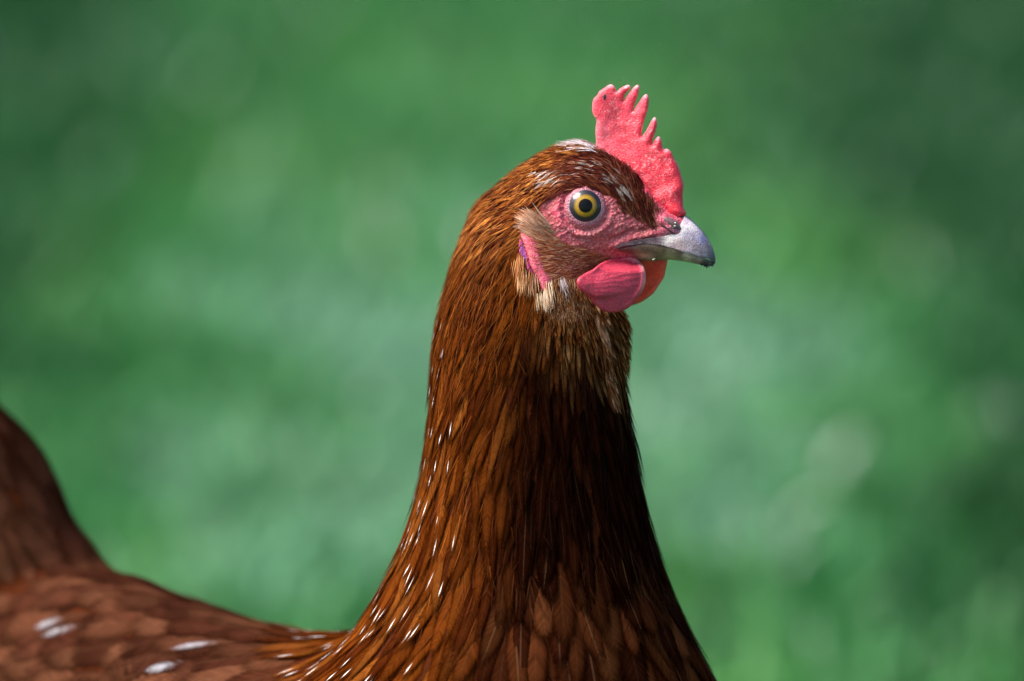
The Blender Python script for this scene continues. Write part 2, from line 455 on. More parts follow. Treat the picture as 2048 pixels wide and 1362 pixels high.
def f_body(P):
    P = np.asarray(P, np.float32)
    head = cols(HEAD[:, 0], HEAD[:, 1], (HEAD[:, 2] - HEAD[:, 1]) / 2, HEAD[:, 3], midline(HEAD[:, 0]), P)
    d = smin(head, rows(NECK, P), 26)
    d = smin(d, cols(BODY[:, 0], BODY[:, 1], BODY[:, 2], BODY[:, 3], BODY[:, 4], P), 55)
    return smin(d, rows(TAIL, P), 45)

def grad(P, e=3.0):
    g = np.stack([f_body(P + np.eye(3)[k] * e) - f_body(P - np.eye(3)[k] * e) for k in range(3)], -1) / (2 * e)
    return g

def project(P, it=3):
    P = np.array(P, float)
    for _ in range(it):
        f = f_body(P); g = grad(P); n2 = np.maximum((g * g).sum(-1), 0.05)
        stp = np.clip(f / n2, -40, 40)
        P -= g * stp[:, None]
    return P

def near_surface(u, v, side=-1):
    """depth of the skin on the viewer's (-1) or far (+1) side of the head"""
    u = np.atleast_1d(np.asarray(u, float)); v = np.atleast_1d(np.asarray(v, float))
    a = midline(u); b = a + side * 420
    for _ in range(30):
        m = (a + b) / 2
        ins = f_body(np.stack([u, v, m], -1)) < 0
        a = np.where(ins, m, a); b = np.where(ins, b, m)
    return a

def near_surface_body(q):
    w = np.full(len(q), -500.0)
    for _ in range(400):
        out = f_body(np.c_[q, w]) > 0
        if not out.any(): break
        w = np.where(out & (w < 1000), w + 4, w)
    return w

def surface_nets(f, lo, hi, h):
    ax = [np.arange(lo[k], hi[k] + h, h, dtype=np.float32) for k in range(3)]
    F = np.empty([len(a) for a in ax], np.float32)
    for i in range(0, len(ax[0]), 40):
        g = np.stack(np.meshgrid(ax[0][i:i + 40], ax[1], ax[2], indexing='ij'), -1)
        F[i:i + 40] = f(g)
    ins = F < 0
    sh = [n - 1 for n in F.shape]
    sl = lambda o: tuple(slice(o[k], o[k] + sh[k]) for k in range(3))
    cnt = np.zeros(sh, np.int16)
    for o in np.ndindex(2, 2, 2): cnt += ins[sl(o)]
    act = np.argwhere((cnt > 0) & (cnt < 8))
    idx = np.full(sh, -1, np.int32); idx[tuple(act.T)] = np.arange(len(act))
    acc = np.zeros((len(act), 3)); num = np.zeros(len(act))
    for o in np.ndindex(2, 2, 2):
        for k in range(3):
            if o[k]: continue
            p = list(o); p[k] = 1
            fa = F[tuple((act + o).T)]; fb = F[tuple((act + p).T)]
            m = (fa < 0) != (fb < 0)
            t = np.where(m, fa / np.where(m, fa - fb, 1), 0)
            pos = np.tile(np.array(o, float), (len(act), 1)); pos[:, k] = t
            acc += pos * m[:, None]; num += m
    V = (act + acc / num[:, None]) * h + np.array(lo)
    quads = []
    for k in range(3):
        a, b = (k + 1) % 3, (k + 2) % 3
        s0 = [slice(None)] * 3; s1 = [slice(None)] * 3; s0[k] = slice(0, -1); s1[k] = slice(1, None)
        e = np.argwhere(ins[tuple(s0)] != ins[tuple(s1)])
        e = e[(e[:, a] > 0) & (e[:, b] > 0) & (e[:, a] < F.shape[a] - 1) & (e[:, b] < F.shape[b] - 1)]
        flip = ins[tuple(e.T)]
        ea = np.eye(3, dtype=int)[a]; eb = np.eye(3, dtype=int)[b]
        c = [idx[tuple(x.T)] for x in (e - ea - eb, e - eb, e, e - ea)]
        qd = np.stack(c, 1); qd[~flip] = qd[~flip][:, ::-1]
        quads.append(qd)
    return V, np.concatenate(quads)

HV, HQ = surface_nets(f_body, (-400, 240, -480), (1530, 1900, 1080), 8.0)

# regions of the head, in side elevation
FACE = spline([(1080, 448), (1086, 410), (1108, 388), (1140, 384), (1172, 382), (1203, 389), (1223, 400), (1248, 419), (1280, 440), (1306, 456), (1311, 448), (1296, 420),
               (1288, 392), (1292, 372), (1345, 400), (1392, 430), (1400, 500), (1330, 535), (1280, 545), (1236, 536), (1190, 552), (1148, 556), (1104, 545), (1078, 505), (1066, 470)], 6)
BROW = spline([(1226, 408), (1250, 432), (1282, 452), (1304, 462), (1316, 442), (1302, 405), (1270, 350), (1240, 330), (1180, 350)], 6)

def on_face(P):
    inside = in_poly(FACE, P)
    d = poly_dist(FACE, P)
    return np.where(inside, d, -d)

SKIN_PTS = [(1105, 430), (1098, 405), (1130, 468), (1220, 440), (1250, 470), (1150, 510), (1250, 500), (1200, 500), (1290, 462), (1320, 430), (1340, 412), (1350, 472), (1290, 520), (1330, 395), (1310, 480), (1170, 460), (1170, 380), (1100, 500)]
SKIN_COL = [(205, 70, 98), (195, 66, 86), (190, 84, 98), (192, 88, 100), (188, 84, 92), (184, 88, 84), (200, 74, 96), (186, 84, 86), (180, 76, 80), (205, 84, 108), (222, 74, 100), (150, 88, 108), (190, 70, 92), (228, 60, 88), (196, 84, 104), (186, 96, 104), (190, 90, 100), (178, 84, 82)]

def build_body():
    me = make_mesh('body', HV, HQ)
    bm = bmesh.new(); bm.from_mesh(me); bpy.data.meshes.remove(me)
    for it in range(2):
        es = [e for e in bm.edges if 1055 < e.verts[0].co.x < 1395 and 350 < e.verts[0].co.y < 575 and e.verts[0].co.z < 140]
        bmesh.ops.subdivide_edges(bm, edges=es, cuts=1, use_grid_fill=True)
    bmesh.ops.triangulate(bm, faces=[f for f in bm.faces if len(f.verts) > 4])
    V = np.array([v.co for v in bm.verts])
    inface = (V[:, 0] > 1055) & (V[:, 1] < 600)
    idx = np.where(inface)[0]
    Pf = project(V[idx], 2)
    n = norm(grad(Pf))
    sd = on_face(Pf)
    near = np.sign(Pf[:, 2] - midline(Pf[:, 0]))
    u, v = Pf[:, 0], Pf[:, 1]
    r = np.hypot(u - 1170, v - 414)
    h = np.zeros(len(Pf))
    h += 4.5 * np.exp(-((r - 58) / 5.5) ** 2) * smooth(0.0, 0.7, np.sin(np.arctan2(v - 414, u - 1170) - 0.25))       # pouch under the eye
    h -= 3.0 * np.exp(-((r - 48) / 3.5) ** 2) * smooth(-0.4, 0.5, np.sin(np.arctan2(v - 414, u - 1170)))
    h += 3.5 * np.exp(-((r - 52) / 6) ** 2) * smooth(0.3, 0.9, -np.cos(np.arctan2(v - 414, u - 1170)))
    h -= 14 * np.exp(-(r / 26) ** 2)
    # folds above the gape
    gl = np.interp(u, [1200, 1218, 1260, 1300, 1340], [502, 498, 482, 474, 470])
    m = smooth(1205, 1230, u) * (1 - smooth(1310, 1345, u))
    h += m * (5.0 * np.exp(-((v - gl + 4) / 6) ** 2) - 3.0 * np.exp(-((v - gl + 17) / 5) ** 2))
    # swelling round the nostril
    a = R(35); du, dv = u - 1336, v - 452
    eu = du * math.cos(a) + dv * math.sin(a); ev = -du * math.sin(a) + dv * math.cos(a)
    h += 7 * np.exp(-((eu / 30) ** 2 + (ev / 17) ** 2) ** 2)
    rr = np.hypot(du / 1.25, dv)
    h += 2.2 * np.exp(-((rr - 30) / 3) ** 2) * smooth(0.2, 0.8, -du / (np.abs(du) + np.abs(dv) + 1))
    # creases of the skin
    cr = vnoise(np.stack([u * 0.5 + v * 0.9, (v - u * .3) * 0.25, near * 50], 1), 5.0, 2) - .5
    h += 2.4 * cr + 1.6 * (vnoise(np.stack([u, v, near * 50], 1), 7, 4) - .5)
    fade = smooth(-4, 8, sd)
    V[idx] = Pf + n * (h * fade)[:, None]
    for k, vert in enumerate(bm.verts): vert.co = V[k]
    me = bpy.data.meshes.new('body'); bm.to_mesh(me); bm.free()
    sd = np.where(V[:, 0] > 1055, on_face(V), -99)
    nz = vnoise(V, 6, 6)
    skin = smooth(-5, 5, sd + (nz - .5) * 12)
    cs = idw(SKIN_PTS, lin(SKIN_COL) * np.array([.86, .74, .76]), V, 3.5)
    under = lin([70, 32, 16])
    col = cs * skin[:, None] + under * (1 - skin[:, None])
    at = me.attributes.new('tint', 'FLOAT_COLOR', 'POINT'); at.data.foreach_set('color', rgba(col).astype(np.float32).ravel())
    at = me.attributes.new('skin', 'FLOAT', 'POINT'); at.data.foreach_set('value', skin.astype(np.float32))
    me.vertices.foreach_set('co', (to_world(V) - ROOT).astype(np.float32).ravel())
    me.polygons.foreach_set('use_smooth', np.ones(len(me.polygons), bool))
    me.materials.append(body_material()); me.update()
    return link(bpy.data.objects.new('body', me), hen)

body = build_body()

# ---------------------------------------------------------------- flesh: comb, wattles, ear lobes
def slab(name, outline, step, half, mid, tint, mat, parent=None, rim=1.0, grid=3.0, near_bump=None):
    """a fleshy blade: closed outline in side elevation, rounded rim, own thickness"""
    B = spline(outline, step)
    lo = B.min(0); hi = B.max(0)
    g = np.stack(np.meshgrid(np.arange(lo[0], hi[0], grid), np.arange(lo[1], hi[1], grid), indexing='ij'), -1).reshape(-1, 2)
    g = g + rng.uniform(-.3, .3, g.shape) * grid
    g = g[in_poly(B, g)]; g = g[poly_dist(B, g) > grid * 0.55]
    pts = np.concatenate([B, g]); nb = len(B)
    vs, es, fs, *_ = delaunay_2d_cdt([Vector(p) for p in pts], [(i, (i + 1) % nb) for i in range(nb)], [], 1, 1e-5)
    Q = np.array(vs); tr = np.array([f for f in fs if len(f) == 3])
    d = poly_dist(B, Q)
    H = half(Q, d)
    x = np.clip(d / np.maximum(rim * H, .5), 0, 1)
    hh = H * np.sqrt(np.maximum(1 - (1 - x) ** 2, 0)); edge = d < 1e-3; hh[edge] = 0
    m = mid(Q, d)
    nb_ = near_bump(Q, d) if near_bump is not None else 0
    n = len(Q)
    front = np.c_[Q, m - hh - nb_ * np.where(edge, 0, 1)]; back = np.c_[Q, m + hh - nb_ * np.where(edge, 0, 1)]
    bid = np.where(edge, np.arange(n), np.arange(n) + n)
    a = front[tr[:, 0], :2]; b = front[tr[:, 1], :2]; c = front[tr[:, 2], :2]
    ccw = ((b - a)[:, 0] * (c - a)[:, 1] - (b - a)[:, 1] * (c - a)[:, 0]) > 0
    tr = np.where(ccw[:, None], tr[:, ::-1], tr)
    T = np.concatenate([tr[:, ::-1], bid[tr]])
    V = np.concatenate([front, back]); col = tint(Q, d)
    return hen_part(name, V, None, T, mat, parent, {'tint': np.concatenate([rgba(col)] * 2)})

flesh = flesh_material('comb_flesh', 0.75, 0.00013, 0.5, 0.36)
flesh_wattle = flesh_material('wattle_flesh', 0.85, 0.00010, 0.45, 0.38)
COMB = [(1192, 285), (1191, 262), (1193, 241), (1190, 236), (1185, 224), (1184.5, 212), (1187, 199), (1194, 191), (1199, 183), (1208, 177), (1215, 172), (1221, 169.5), (1226, 171), (1230, 176), (1233, 183.5), (1240, 177.6), (1249, 173), (1256, 170.5), (1260.5, 173.5), (1259, 178.5), (1252, 186), (1248, 194),
        (1246.4, 202), (1253, 193), (1261, 182), (1269, 174), (1274.6, 170.5), (1278, 174), (1278, 182), (1275, 193), (1269.5, 208), (1265.6, 222), (1273, 211.5), (1281, 200), (1287, 192), (1292, 189.5), (1296.5, 194), (1297.3, 203.5),
        (1295, 220), (1291, 234), (1287, 246), (1284.5, 258), (1283.4, 271.5), (1290.5, 264), (1296.5, 254), (1303, 241), (1308.6, 235.5), (1312.8, 241), (1313.4, 251), (1309.5, 267), (1305, 279), (1303, 289.5), (1308.5, 280), (1314.5, 274), (1319, 275),
        (1323, 284), (1325, 295), (1328, 299), (1334, 298.5), (1342, 305), (1347, 316), (1356, 333), (1362, 352), (1366.5, 371), (1365, 392), (1366, 414), (1371, 430), (1345, 440), (1310, 425), (1290, 400), (1268, 372), (1240, 345), (1205, 325), (1190, 308)]
tips = np.array([(1256, 170), (1275, 170), (1292, 189), (1309, 235), (1315, 273), (1333, 298), (1222, 169)])
def comb_tint(Q, d):
    lo = lin([206, 18, 48]); hi = lin([230, 60, 82]); pale_ = lin([240, 172, 180]); deep = lin([214, 26, 52])
    t = smooth(330, 200, Q[:, 1])[:, None]
    c = lo * (1 - t) + hi * t
    k = np.exp(-((Q[:, 0] - 1335) / 16) ** 2 - ((Q[:, 1] - 318) / 14) ** 2)[:, None] * .7
    c = c * (1 - k) + deep * k
    b = smooth(1250, 1195, Q[:, 0])[:, None] * smooth(330, 290, Q[:, 1])[:, None] * smooth(215, 260, Q[:, 1])[:, None] * 0.35
    c = c * (1 - b) + lin([245, 130, 150]) * b
    dt = np.min(np.linalg.norm(Q[:, None] - tips[None], axis=2), axis=1)
    w = (smooth(12, 1, dt) * .6)[:, None] + (smooth(3.0, 0.0, d) * .3)[:, None]
    w = np.clip(w, 0, .85)
    n = (vnoise(Q, 9, 4)[:, None] - .5) * .3 + (vnoise(Q, 26, 14)[:, None] - .5) * .35
    fl = (smooth(.70, .80, vnoise(Q, 3.2, 15)) * smooth(.45, .7, vnoise(Q, 22, 16)) * .35)[:, None]      # dry flakes
    c = c * (1 - w) + pale_ * w
    c = c * (1 - fl) + lin([238, 190, 192]) * fl
    vein = smooth(.06, 0, np.abs(vnoise(Q, 17, 18) - .5))[:, None] * .18
    return np.clip(c * (1 + n) * (1 - vein * np.array([.4, 1, .9])), 0, 1)
comb = slab('comb', COMB, 1.5, lambda Q, d: np.interp(Q[:, 1], [165, 230, 300, 370, 440], [6.5, 9, 13, 19, 30]),
            lambda Q, d: midline(Q[:, 0]) + 5 * np.sin((Q[:, 0] + Q[:, 1] * .4) / 26.0) * smooth(380, 230, Q[:, 1]) - smooth(300, 170, Q[:, 1]) * 6,
            comb_tint, flesh, rim=1.25, grid=2.2,
            near_bump=lambda Q, d: 1.5 * (vnoise(Q, 12, 3) - .5) + 2.2 * np.sin((Q[:, 1] + 0.6 * Q[:, 0]) / 7.5) * smooth(340, 380, Q[:, 1]) * 0.6)

WATTLE = [(1252, 514), (1266, 515), (1277, 521), (1286, 533), (1290, 549), (1289, 566), (1283, 584), (1271, 601), (1257, 615), (1241, 623), (1222, 625.5), (1203, 621), (1187, 608), (1174, 592), (1159, 582), (1152.5, 570), (1154, 558), (1168, 548), (1184, 540), (1200, 528), (1222, 518)]
def wattle_bump(Q, d):
    u, v = Q[:, 0], Q[:, 1]
    line = np.interp(u, [1150, 1170, 1190, 1215, 1245, 1290], [566, 586, 594, 592, 584, 560])      # the lip of the fold
    fold = 9.0 * smooth(8, -3, v - line) * smooth(-60, -4, v - line) * smooth(1262, 1195, u)
    rid = np.sin((v + 0.0016 * (u - 1205) ** 2) / 1.5 + 9.0 * (vnoise(Q, 24, 5) - .5))
    cup = -8.0 * np.exp(-(((u - 1225) / 42) ** 2 + ((v - 535) / 20) ** 2)) + 4 * np.exp(-((d - 5) / 4) ** 2) * smooth(1255, 1275, u)
    return fold + rid * 0.42 * smooth(3, 14, d) * (.3 + 1.4 * vnoise(Q, 15, 12)) * smooth(1170, 1200, u) * smooth(615, 590, v) + cup * smooth(1, 8, d)
def wattle_mid(Q, d):
    hang = np.interp(Q[:, 0], [1150, 1200, 1250, 1290], [-154, -134, -114, -98])
    k = smooth(512, 546, Q[:, 1] + 14 * smooth(1230, 1160, Q[:, 0]))
    return (near_surface(Q[:, 0], np.minimum(Q[:, 1], 528)) + 4) * (1 - k) + hang * k

def wattle_tint(Q, d):
    c = lin([184, 40, 68]) * np.ones((len(Q), 3))
    p = (smooth(10, 1, d) * smooth(1240, 1272, Q[:, 0]) * .65 * smooth(600, 560, Q[:, 1]))[:, None]
    c = c * (1 - p) + lin([236, 176, 178]) * p
    return np.clip(c * (0.85 + .3 * vnoise(Q, 11, 9)[:, None]), 0, 1)
slab('wattle', WATTLE, 2, lambda Q, d: 6 + 6 * smooth(0, 34, d), wattle_mid,
     wattle_tint, flesh_wattle, rim=1.3, grid=2.0, near_bump=wattle_bump)
WATTLE_FAR = [(1262, 515), (1300, 512), (1333, 514), (1334, 524), (1332, 536), (1328, 554), (1318, 570), (1306.6, 586.8), (1290, 600), (1273.7, 608), (1256, 611), (1238, 604), (1228, 588), (1232, 560), (1244, 534)]
slab('wattle', WATTLE_FAR, 2, lambda Q, d: np.full(len(Q), 9.0), lambda Q, d: -8 + 0.25 * (Q[:, 0] - 1290) * -1 + smooth(560, 515, Q[:, 1]) * -8,
     lambda Q, d: lin([232, 62, 16]) * (1 - .5 * smooth(9, 0, d)[:, None]) + lin([222, 110, 96]) * .5 * smooth(9, 0, d)[:, None], flesh_wattle, rim=1.3, grid=2.5,  # orange base paints in light glowing through the lobe
     near_bump=lambda Q, d: 1.6 * np.sin((Q[:, 0] * 0.8 + Q[:, 1]) / 6) * smooth(2, 12, d))
LOBE = [(1039, 466), (1053, 468), (1075, 474), (1100, 496), (1112, 525), (1118, 552), (1104, 566), (1094, 588), (1083, 582), (1075, 558), (1062, 538), (1055, 512), (1046, 488)]
LOBE_INNER = [(1038, 476), (1050, 486), (1057, 510), (1064, 536), (1074, 556), (1080, 580), (1072, 578), (1060, 552), (1050, 536), (1040, 518), (1035.5, 502)]
def lobes(side):
    def place(off, bulge):
        def mid(Q, d):
            s = near_surface(Q[:, 0], Q[:, 1], side)
            return s + side * (off + bulge * np.clip(d / 8, 0, 1) - (off > 4) * 16 * smooth(18, 46, Q[:, 0] - np.interp(Q[:, 1], [466, 512, 538, 560, 590], [1040, 1055, 1062, 1075, 1086])))
        return mid
    lb = slab('ear_lobe', LOBE, 2, lambda Q, d: np.full(len(Q), 3.8), place(4.5, 3),
              lambda Q, d: lin([206, 84, 104]) * (0.75 + .5 * vnoise(Q, 6, 2)[:, None]), flesh, rim=1.2, grid=2.5)
    slab('ear_lobe_fold', LOBE_INNER, 2, lambda Q, d: np.full(len(Q), 3.5), place(2, 1),
         lambda Q, d: lin([176, 30, 110]) * (1 - smooth(5, 8, d)[:, None] * .6) + lin([70, 60, 170]) * .6 * smooth(5, 8, d)[:, None], flesh, lb, rim=1.2, grid=2.5)
lobes(-1); lobes(1)

# ---------------------------------------------------------------- beak
def beak(name, U, top, bot, width, kind, tint, mat, nt=14):
    """kind +1: ridge above, open below (upper mandible); -1: keel below (lower mandible)"""
    rings = []
    for u, t, b, w in zip(U, top, bot, width):
        t_full = t[0] if isinstance(t, tuple) else t; t_vis = t[1] if isinstance(t, tuple) else t
        vv = np.linspace(t_vis, b, nt)
        if kind > 0:
            x = np.clip((b - vv) / max(b - t_full, .1), 0, 1)
        else:
            x = np.clip((vv - t_vis) / max(b - t_vis, .1), 0, 1)
        hw = w * np.power(np.maximum(1 - x ** 2.2, 0), 0.55)
        m = midline(u)
        near = np.stack([np.full(nt, u), vv, m - hw], 1); far = np.stack([np.full(nt, u), vv, m + hw], 1)
        rings.append(np.concatenate([near, far[::-1]]))
    V = np.concatenate(rings); n = 2 * nt; k = len(rings)
    i, j = np.meshgrid(np.arange(k - 1), np.arange(n), indexing='ij')
    q = np.stack([i * n + j, (i + 1) * n + j, (i + 1) * n + (j + 1) % n, i * n + (j + 1) % n], -1).reshape(-1, 4)
    return hen_part(name, V, q, None, mat, None, {'tint': rgba(tint(V))})

horn = horn_material('horn')
U = np.concatenate([np.linspace(1226, 1360, 34), np.linspace(1364, 1429.5, 34)])
cul = np.interp(U, [1226, 1320, 1345, 1362, 1372, 1380, 1392, 1402, 1412, 1420, 1426, 1429.5], [330, 398, 416, 426, 432, 438, 449, 459.5, 473, 487, 501, 515])
tom = np.interp(U, [1226, 1250, 1290, 1320, 1345, 1370, 1395, 1408, 1418, 1426, 1429.5], [499, 492.5, 488.5, 491, 498, 507.5, 514.5, 516, 519, 526, 528])
dia = np.interp(U, [1226, 1245, 1300, 1325, 1340, 1356, 1366, 1371], [497, 486, 476.5, 474, 470, 456, 438, 425])
wb = np.interp(U, [1226, 1260, 1300, 1340, 1366, 1385, 1400, 1412, 1422, 1429.5], [77, 72, 59.5, 48.5, 43, 35, 27, 19, 11, 3.5])
top = [(c, max(c, d)) for c, d in zip(cul, dia)]
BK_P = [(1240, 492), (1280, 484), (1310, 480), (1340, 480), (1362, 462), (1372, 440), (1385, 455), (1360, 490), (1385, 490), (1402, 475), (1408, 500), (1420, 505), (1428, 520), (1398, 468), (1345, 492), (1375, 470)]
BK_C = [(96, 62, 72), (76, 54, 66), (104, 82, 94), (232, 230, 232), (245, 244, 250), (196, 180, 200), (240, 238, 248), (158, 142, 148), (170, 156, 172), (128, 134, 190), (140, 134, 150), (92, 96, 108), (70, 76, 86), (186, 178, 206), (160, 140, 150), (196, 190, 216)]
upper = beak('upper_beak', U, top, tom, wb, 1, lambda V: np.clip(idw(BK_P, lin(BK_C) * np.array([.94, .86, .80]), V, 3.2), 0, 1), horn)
U2 = np.linspace(1236, 1427.5, 44)
tp = np.interp(U2, [1236, 1290, 1345, 1370, 1395, 1410, 1427.5], [500, 487, 495, 505, 512, 518, 525])
bt = np.interp(U2, [1236, 1260, 1285, 1310, 1340, 1370, 1398, 1412, 1421, 1427.5], [506, 514, 522, 523, 519.5, 523.5, 529.5, 532, 531, 527])
w2 = np.interp(U2, [1236, 1285, 1340, 1380, 1405, 1418, 1427.5], [74, 63.5, 46.5, 34.5, 23, 14, 3])
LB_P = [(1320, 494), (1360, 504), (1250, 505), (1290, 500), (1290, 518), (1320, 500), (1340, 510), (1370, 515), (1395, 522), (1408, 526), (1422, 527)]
LB_C = [(70, 50, 42), (96, 74, 64), (120, 70, 70), (120, 92, 72), (180, 150, 132), (140, 112, 80), (182, 156, 124), (196, 174, 156), (150, 128, 118), (70, 64, 66), (60, 64, 68)]  # first two tones: dark horn edge with mouth-line shadow painted in
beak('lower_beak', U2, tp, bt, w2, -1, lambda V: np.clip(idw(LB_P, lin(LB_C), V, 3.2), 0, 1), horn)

# nostril flap, dirt on the beak and comb
def blob(name, c, size, axis, mat, parent, seed, rough=0.35, nu=14, nv=9):
    c = np.asarray(c, float)
    th = np.linspace(0, 2 * np.pi, nu, endpoint=False); ph = np.linspace(0, np.pi, nv)
    D = np.array([(math.sin(p) * math.cos(t), math.sin(p) * math.sin(t), math.cos(p)) for p in ph for t in th])
    rr = 1 + rough * (vnoise(D + 5, 0.55, seed) - .5) * 2
    a = R(axis); M2 = np.array([[math.cos(a), math.sin(a), 0], [-math.sin(a), math.cos(a), 0], [0, 0, 1]])
    V = (D * rr[:, None] * np.asarray(size, float)) @ M2 + c
    i, j = np.meshgrid(np.arange(nv - 1), np.arange(nu), indexing='ij')
    q = np.stack([i * nu + j, (i + 1) * nu + j, (i + 1) * nu + (j + 1) % nu, i * nu + (j + 1) % nu], -1).reshape(-1, 4)
    return hen_part(name, V, q, None, mat, parent)
nostril_mat = plain_material('nostril_flap', (0.15, 0.085, 0.09), 0.45)
nostril_dark = plain_material('nostril_slit', (0.05, 0.012, 0.01), 0.6)
dirt = plain_material('dirt', (0.035, 0.035, 0.04), 0.7)
crumb = plain_material('crumb', (0.62, 0.60, 0.42), 0.6)
for side in (-1, 1):
    z = float(near_surface(1341, 448, side)[0])
    nf = blob('nostril_flap', (1341, 447, z + side * 2), (21, 8.5, 9), 33, nostril_mat, upper, 3, 0.12, 24, 14)
    z = float(near_surface(1330, 455, side)[0])
    blob('nostril_slit', (1331, 457.5, z + side * 4.6), (19, 2.6, 3), 35, nostril_dark, upper, 4, 0.1, 20, 10)
z = float(near_surface(1346, 452)[0])
for k, (a, b, s_, m_) in enumerate([(1344, 450, 2.6, crumb), (1348, 453, 2.2, crumb), (1349, 447, 1.6, crumb), (1347, 456, 3.2, dirt), (1351, 455, 2.2, dirt)]):
    blob('crumb', (a, b, z - 9), (s_, s_ * .8, 1.6), 30 * k, m_, upper, 20 + k)
for k, (a, b, s_) in enumerate([(1403, 529.5, 4), (1409, 530.5, 5), (1415, 531, 4.5), (1421, 529.5, 4), (1425, 527.5, 3), (1412, 533.5, 2.4)]):
    blob('dirt_speck', (a, b, midline(a) - np.interp(a, [1395, 1427], [9, 1])), (s_, s_ * .6, s_ * 1.6), 15 * k, dirt, bpy.data.objects['lower_beak'], 30 + k, .6)
blob('dirt_speck', (1208.5, 194, midline(1208) - 17), (2.6, 5.5, 2), 10, dirt, comb, 40, .5)
blob('crumb', (1306, 519, midline(1306) - 45), (3.4, 1.8, 2), -30, crumb, bpy.data.objects['lower_beak'], 41, .5)

# ---------------------------------------------------------------- eyes
def eye(side):
    c = np.array([1170.0, 413.5, 0]); c[2] = float(near_surface(1170, 413.5, side)[0])
    g = norm(grad(c[None]))[0]
    ax = norm(0.45 * g + 0.55 * np.array([0.0, 0.0, side]))
    e1 = norm(np.cross(np.array([0, 1.0, 0]), ax)); e2 = np.cross(ax, e1)
    c = c - ax * 1.0
    RS = 46.0
    def cap(name, r0, r1, lift, mat, parent, nr=10, na=64, tint=None):
        rr = np.linspace(r0, r1, nr); th = np.linspace(0, 2 * np.pi, na, endpoint=False)
        hgt = np.sqrt(RS ** 2 - rr ** 2) - math.sqrt(RS ** 2 - 33 ** 2) + lift
        V = np.array([c + ax * (h_ + 2) + (e1 * math.cos(t) + e2 * math.sin(t)) * r_ for r_, h_ in zip(rr, hgt) for t in th])
        i, j = np.meshgrid(np.arange(nr - 1), np.arange(na), indexing='ij')
        q = np.stack([i * na + j, i * na + (j + 1) % na, (i + 1) * na + (j + 1) % na, (i + 1) * na + j], -1).reshape(-1, 4)
        if side < 0: q = q[:, ::-1]
        at = None
        if tint is not None: at = {'tint': rgba(tint(np.repeat(rr, na), np.tile(th, nr)))}
        return hen_part(name, V, q, None, mat, parent, at)
    eb = cap('eye', 0.3, 33, 0.0, eye_dark, None, 14)
    def it(r_, t):
        fib = vnoise(np.stack([t * 9, r_ * .25], 1), .35, 3)[:, None]
        c1 = lin([152, 115, 14]); c2 = lin([84, 62, 8]); k = smooth(18, 23.6, r_)[:, None]
        return (c1 * (1 - k) + c2 * k) * (.7 + .6 * fib)
    cap('iris', 12.0, 23.6, 0.35, iris_mat, eb, 12, 128, it)
    cap('pupil', 0.3, 13.8, 0.7, pupil_mat, eb, 6)
    # the pale beaded eyelid ring
    prof = [(29.8, 2.4), (30.8, 3.8), (32.3, 4.3), (34.2, 3.6), (36.5, 2.6), (39, 1.6), (41.5, .3), (44, -2)]
    na = 180; V = []; C = []
    for k, (r_, h_) in enumerate(prof):
        for j in range(na):
            t = 2 * np.pi * j / na
            bead = (math.sin(t * 44 + k * 1.7) * .5 + math.sin(t * 29 + 2.3 * k) * .4) * (0.4 if 1 <= k <= 6 else .1)
            rr = r_ + (r_ - 31) * (.22 * math.sin(t) - .12) * (r_ > 31)
            V.append(c + ax * (h_ * .8 + bead - (r_ > 40) * 1.2) + (e1 * math.cos(t) + e2 * math.sin(t)) * rr)
            w = np.interp(r_, [29, 31.5, 35, 39, 44], [.0, .62, .42, .2, .0]) * (.75 + .25 * math.cos(t * 2 + .6))
            C.append((lin([158, 70, 82]) * (1 - w) + lin([182, 152, 168]) * w) * rng.uniform(.8, 1.15))
    n = na; k = len(prof)
    i, j = np.meshgrid(np.arange(k - 1), np.arange(n), indexing='ij')
    q = np.stack([i * n + j, i * n + (j + 1) % n, (i + 1) * n + (j + 1) % n, (i + 1) * n + j], -1).reshape(-1, 4)
    if side < 0: q = q[:, ::-1]
    hen_part('eyelid', np.array(V), q, None, lid_mat, eb, {'tint': rgba(np.array(C))})
    return eb
def eye_mat(name, base, attr=False, spec=0.3):
    M = Mat(name)
    M.bs(Base_Color=M.attr('tint') if attr else base, Roughness=0.45)
    M.b.inputs['Coat Weight'].default_value = 1.0; M.b.inputs['Coat Roughness'].default_value = 0.02; M.b.inputs['Coat IOR'].default_value = 1.3
    M.b.inputs['Specular IOR Level'].default_value = spec
    return M.m
eye_dark = eye_mat('eye_rim', (0.012, 0.012, 0.02, 1)); iris_mat = eye_mat('iris', None, True); pupil_mat = eye_mat('pupil', (0.002, 0.002, 0.003, 1), False, 0.1); pupil_mat.node_tree.nodes['Principled BSDF'].inputs['Coat Weight'].default_value = 0.45
lid_mat = flesh_material('eyelid_skin', 0.5, 0.0002, 0.15, 0.4)
eye(-1); eye(1)

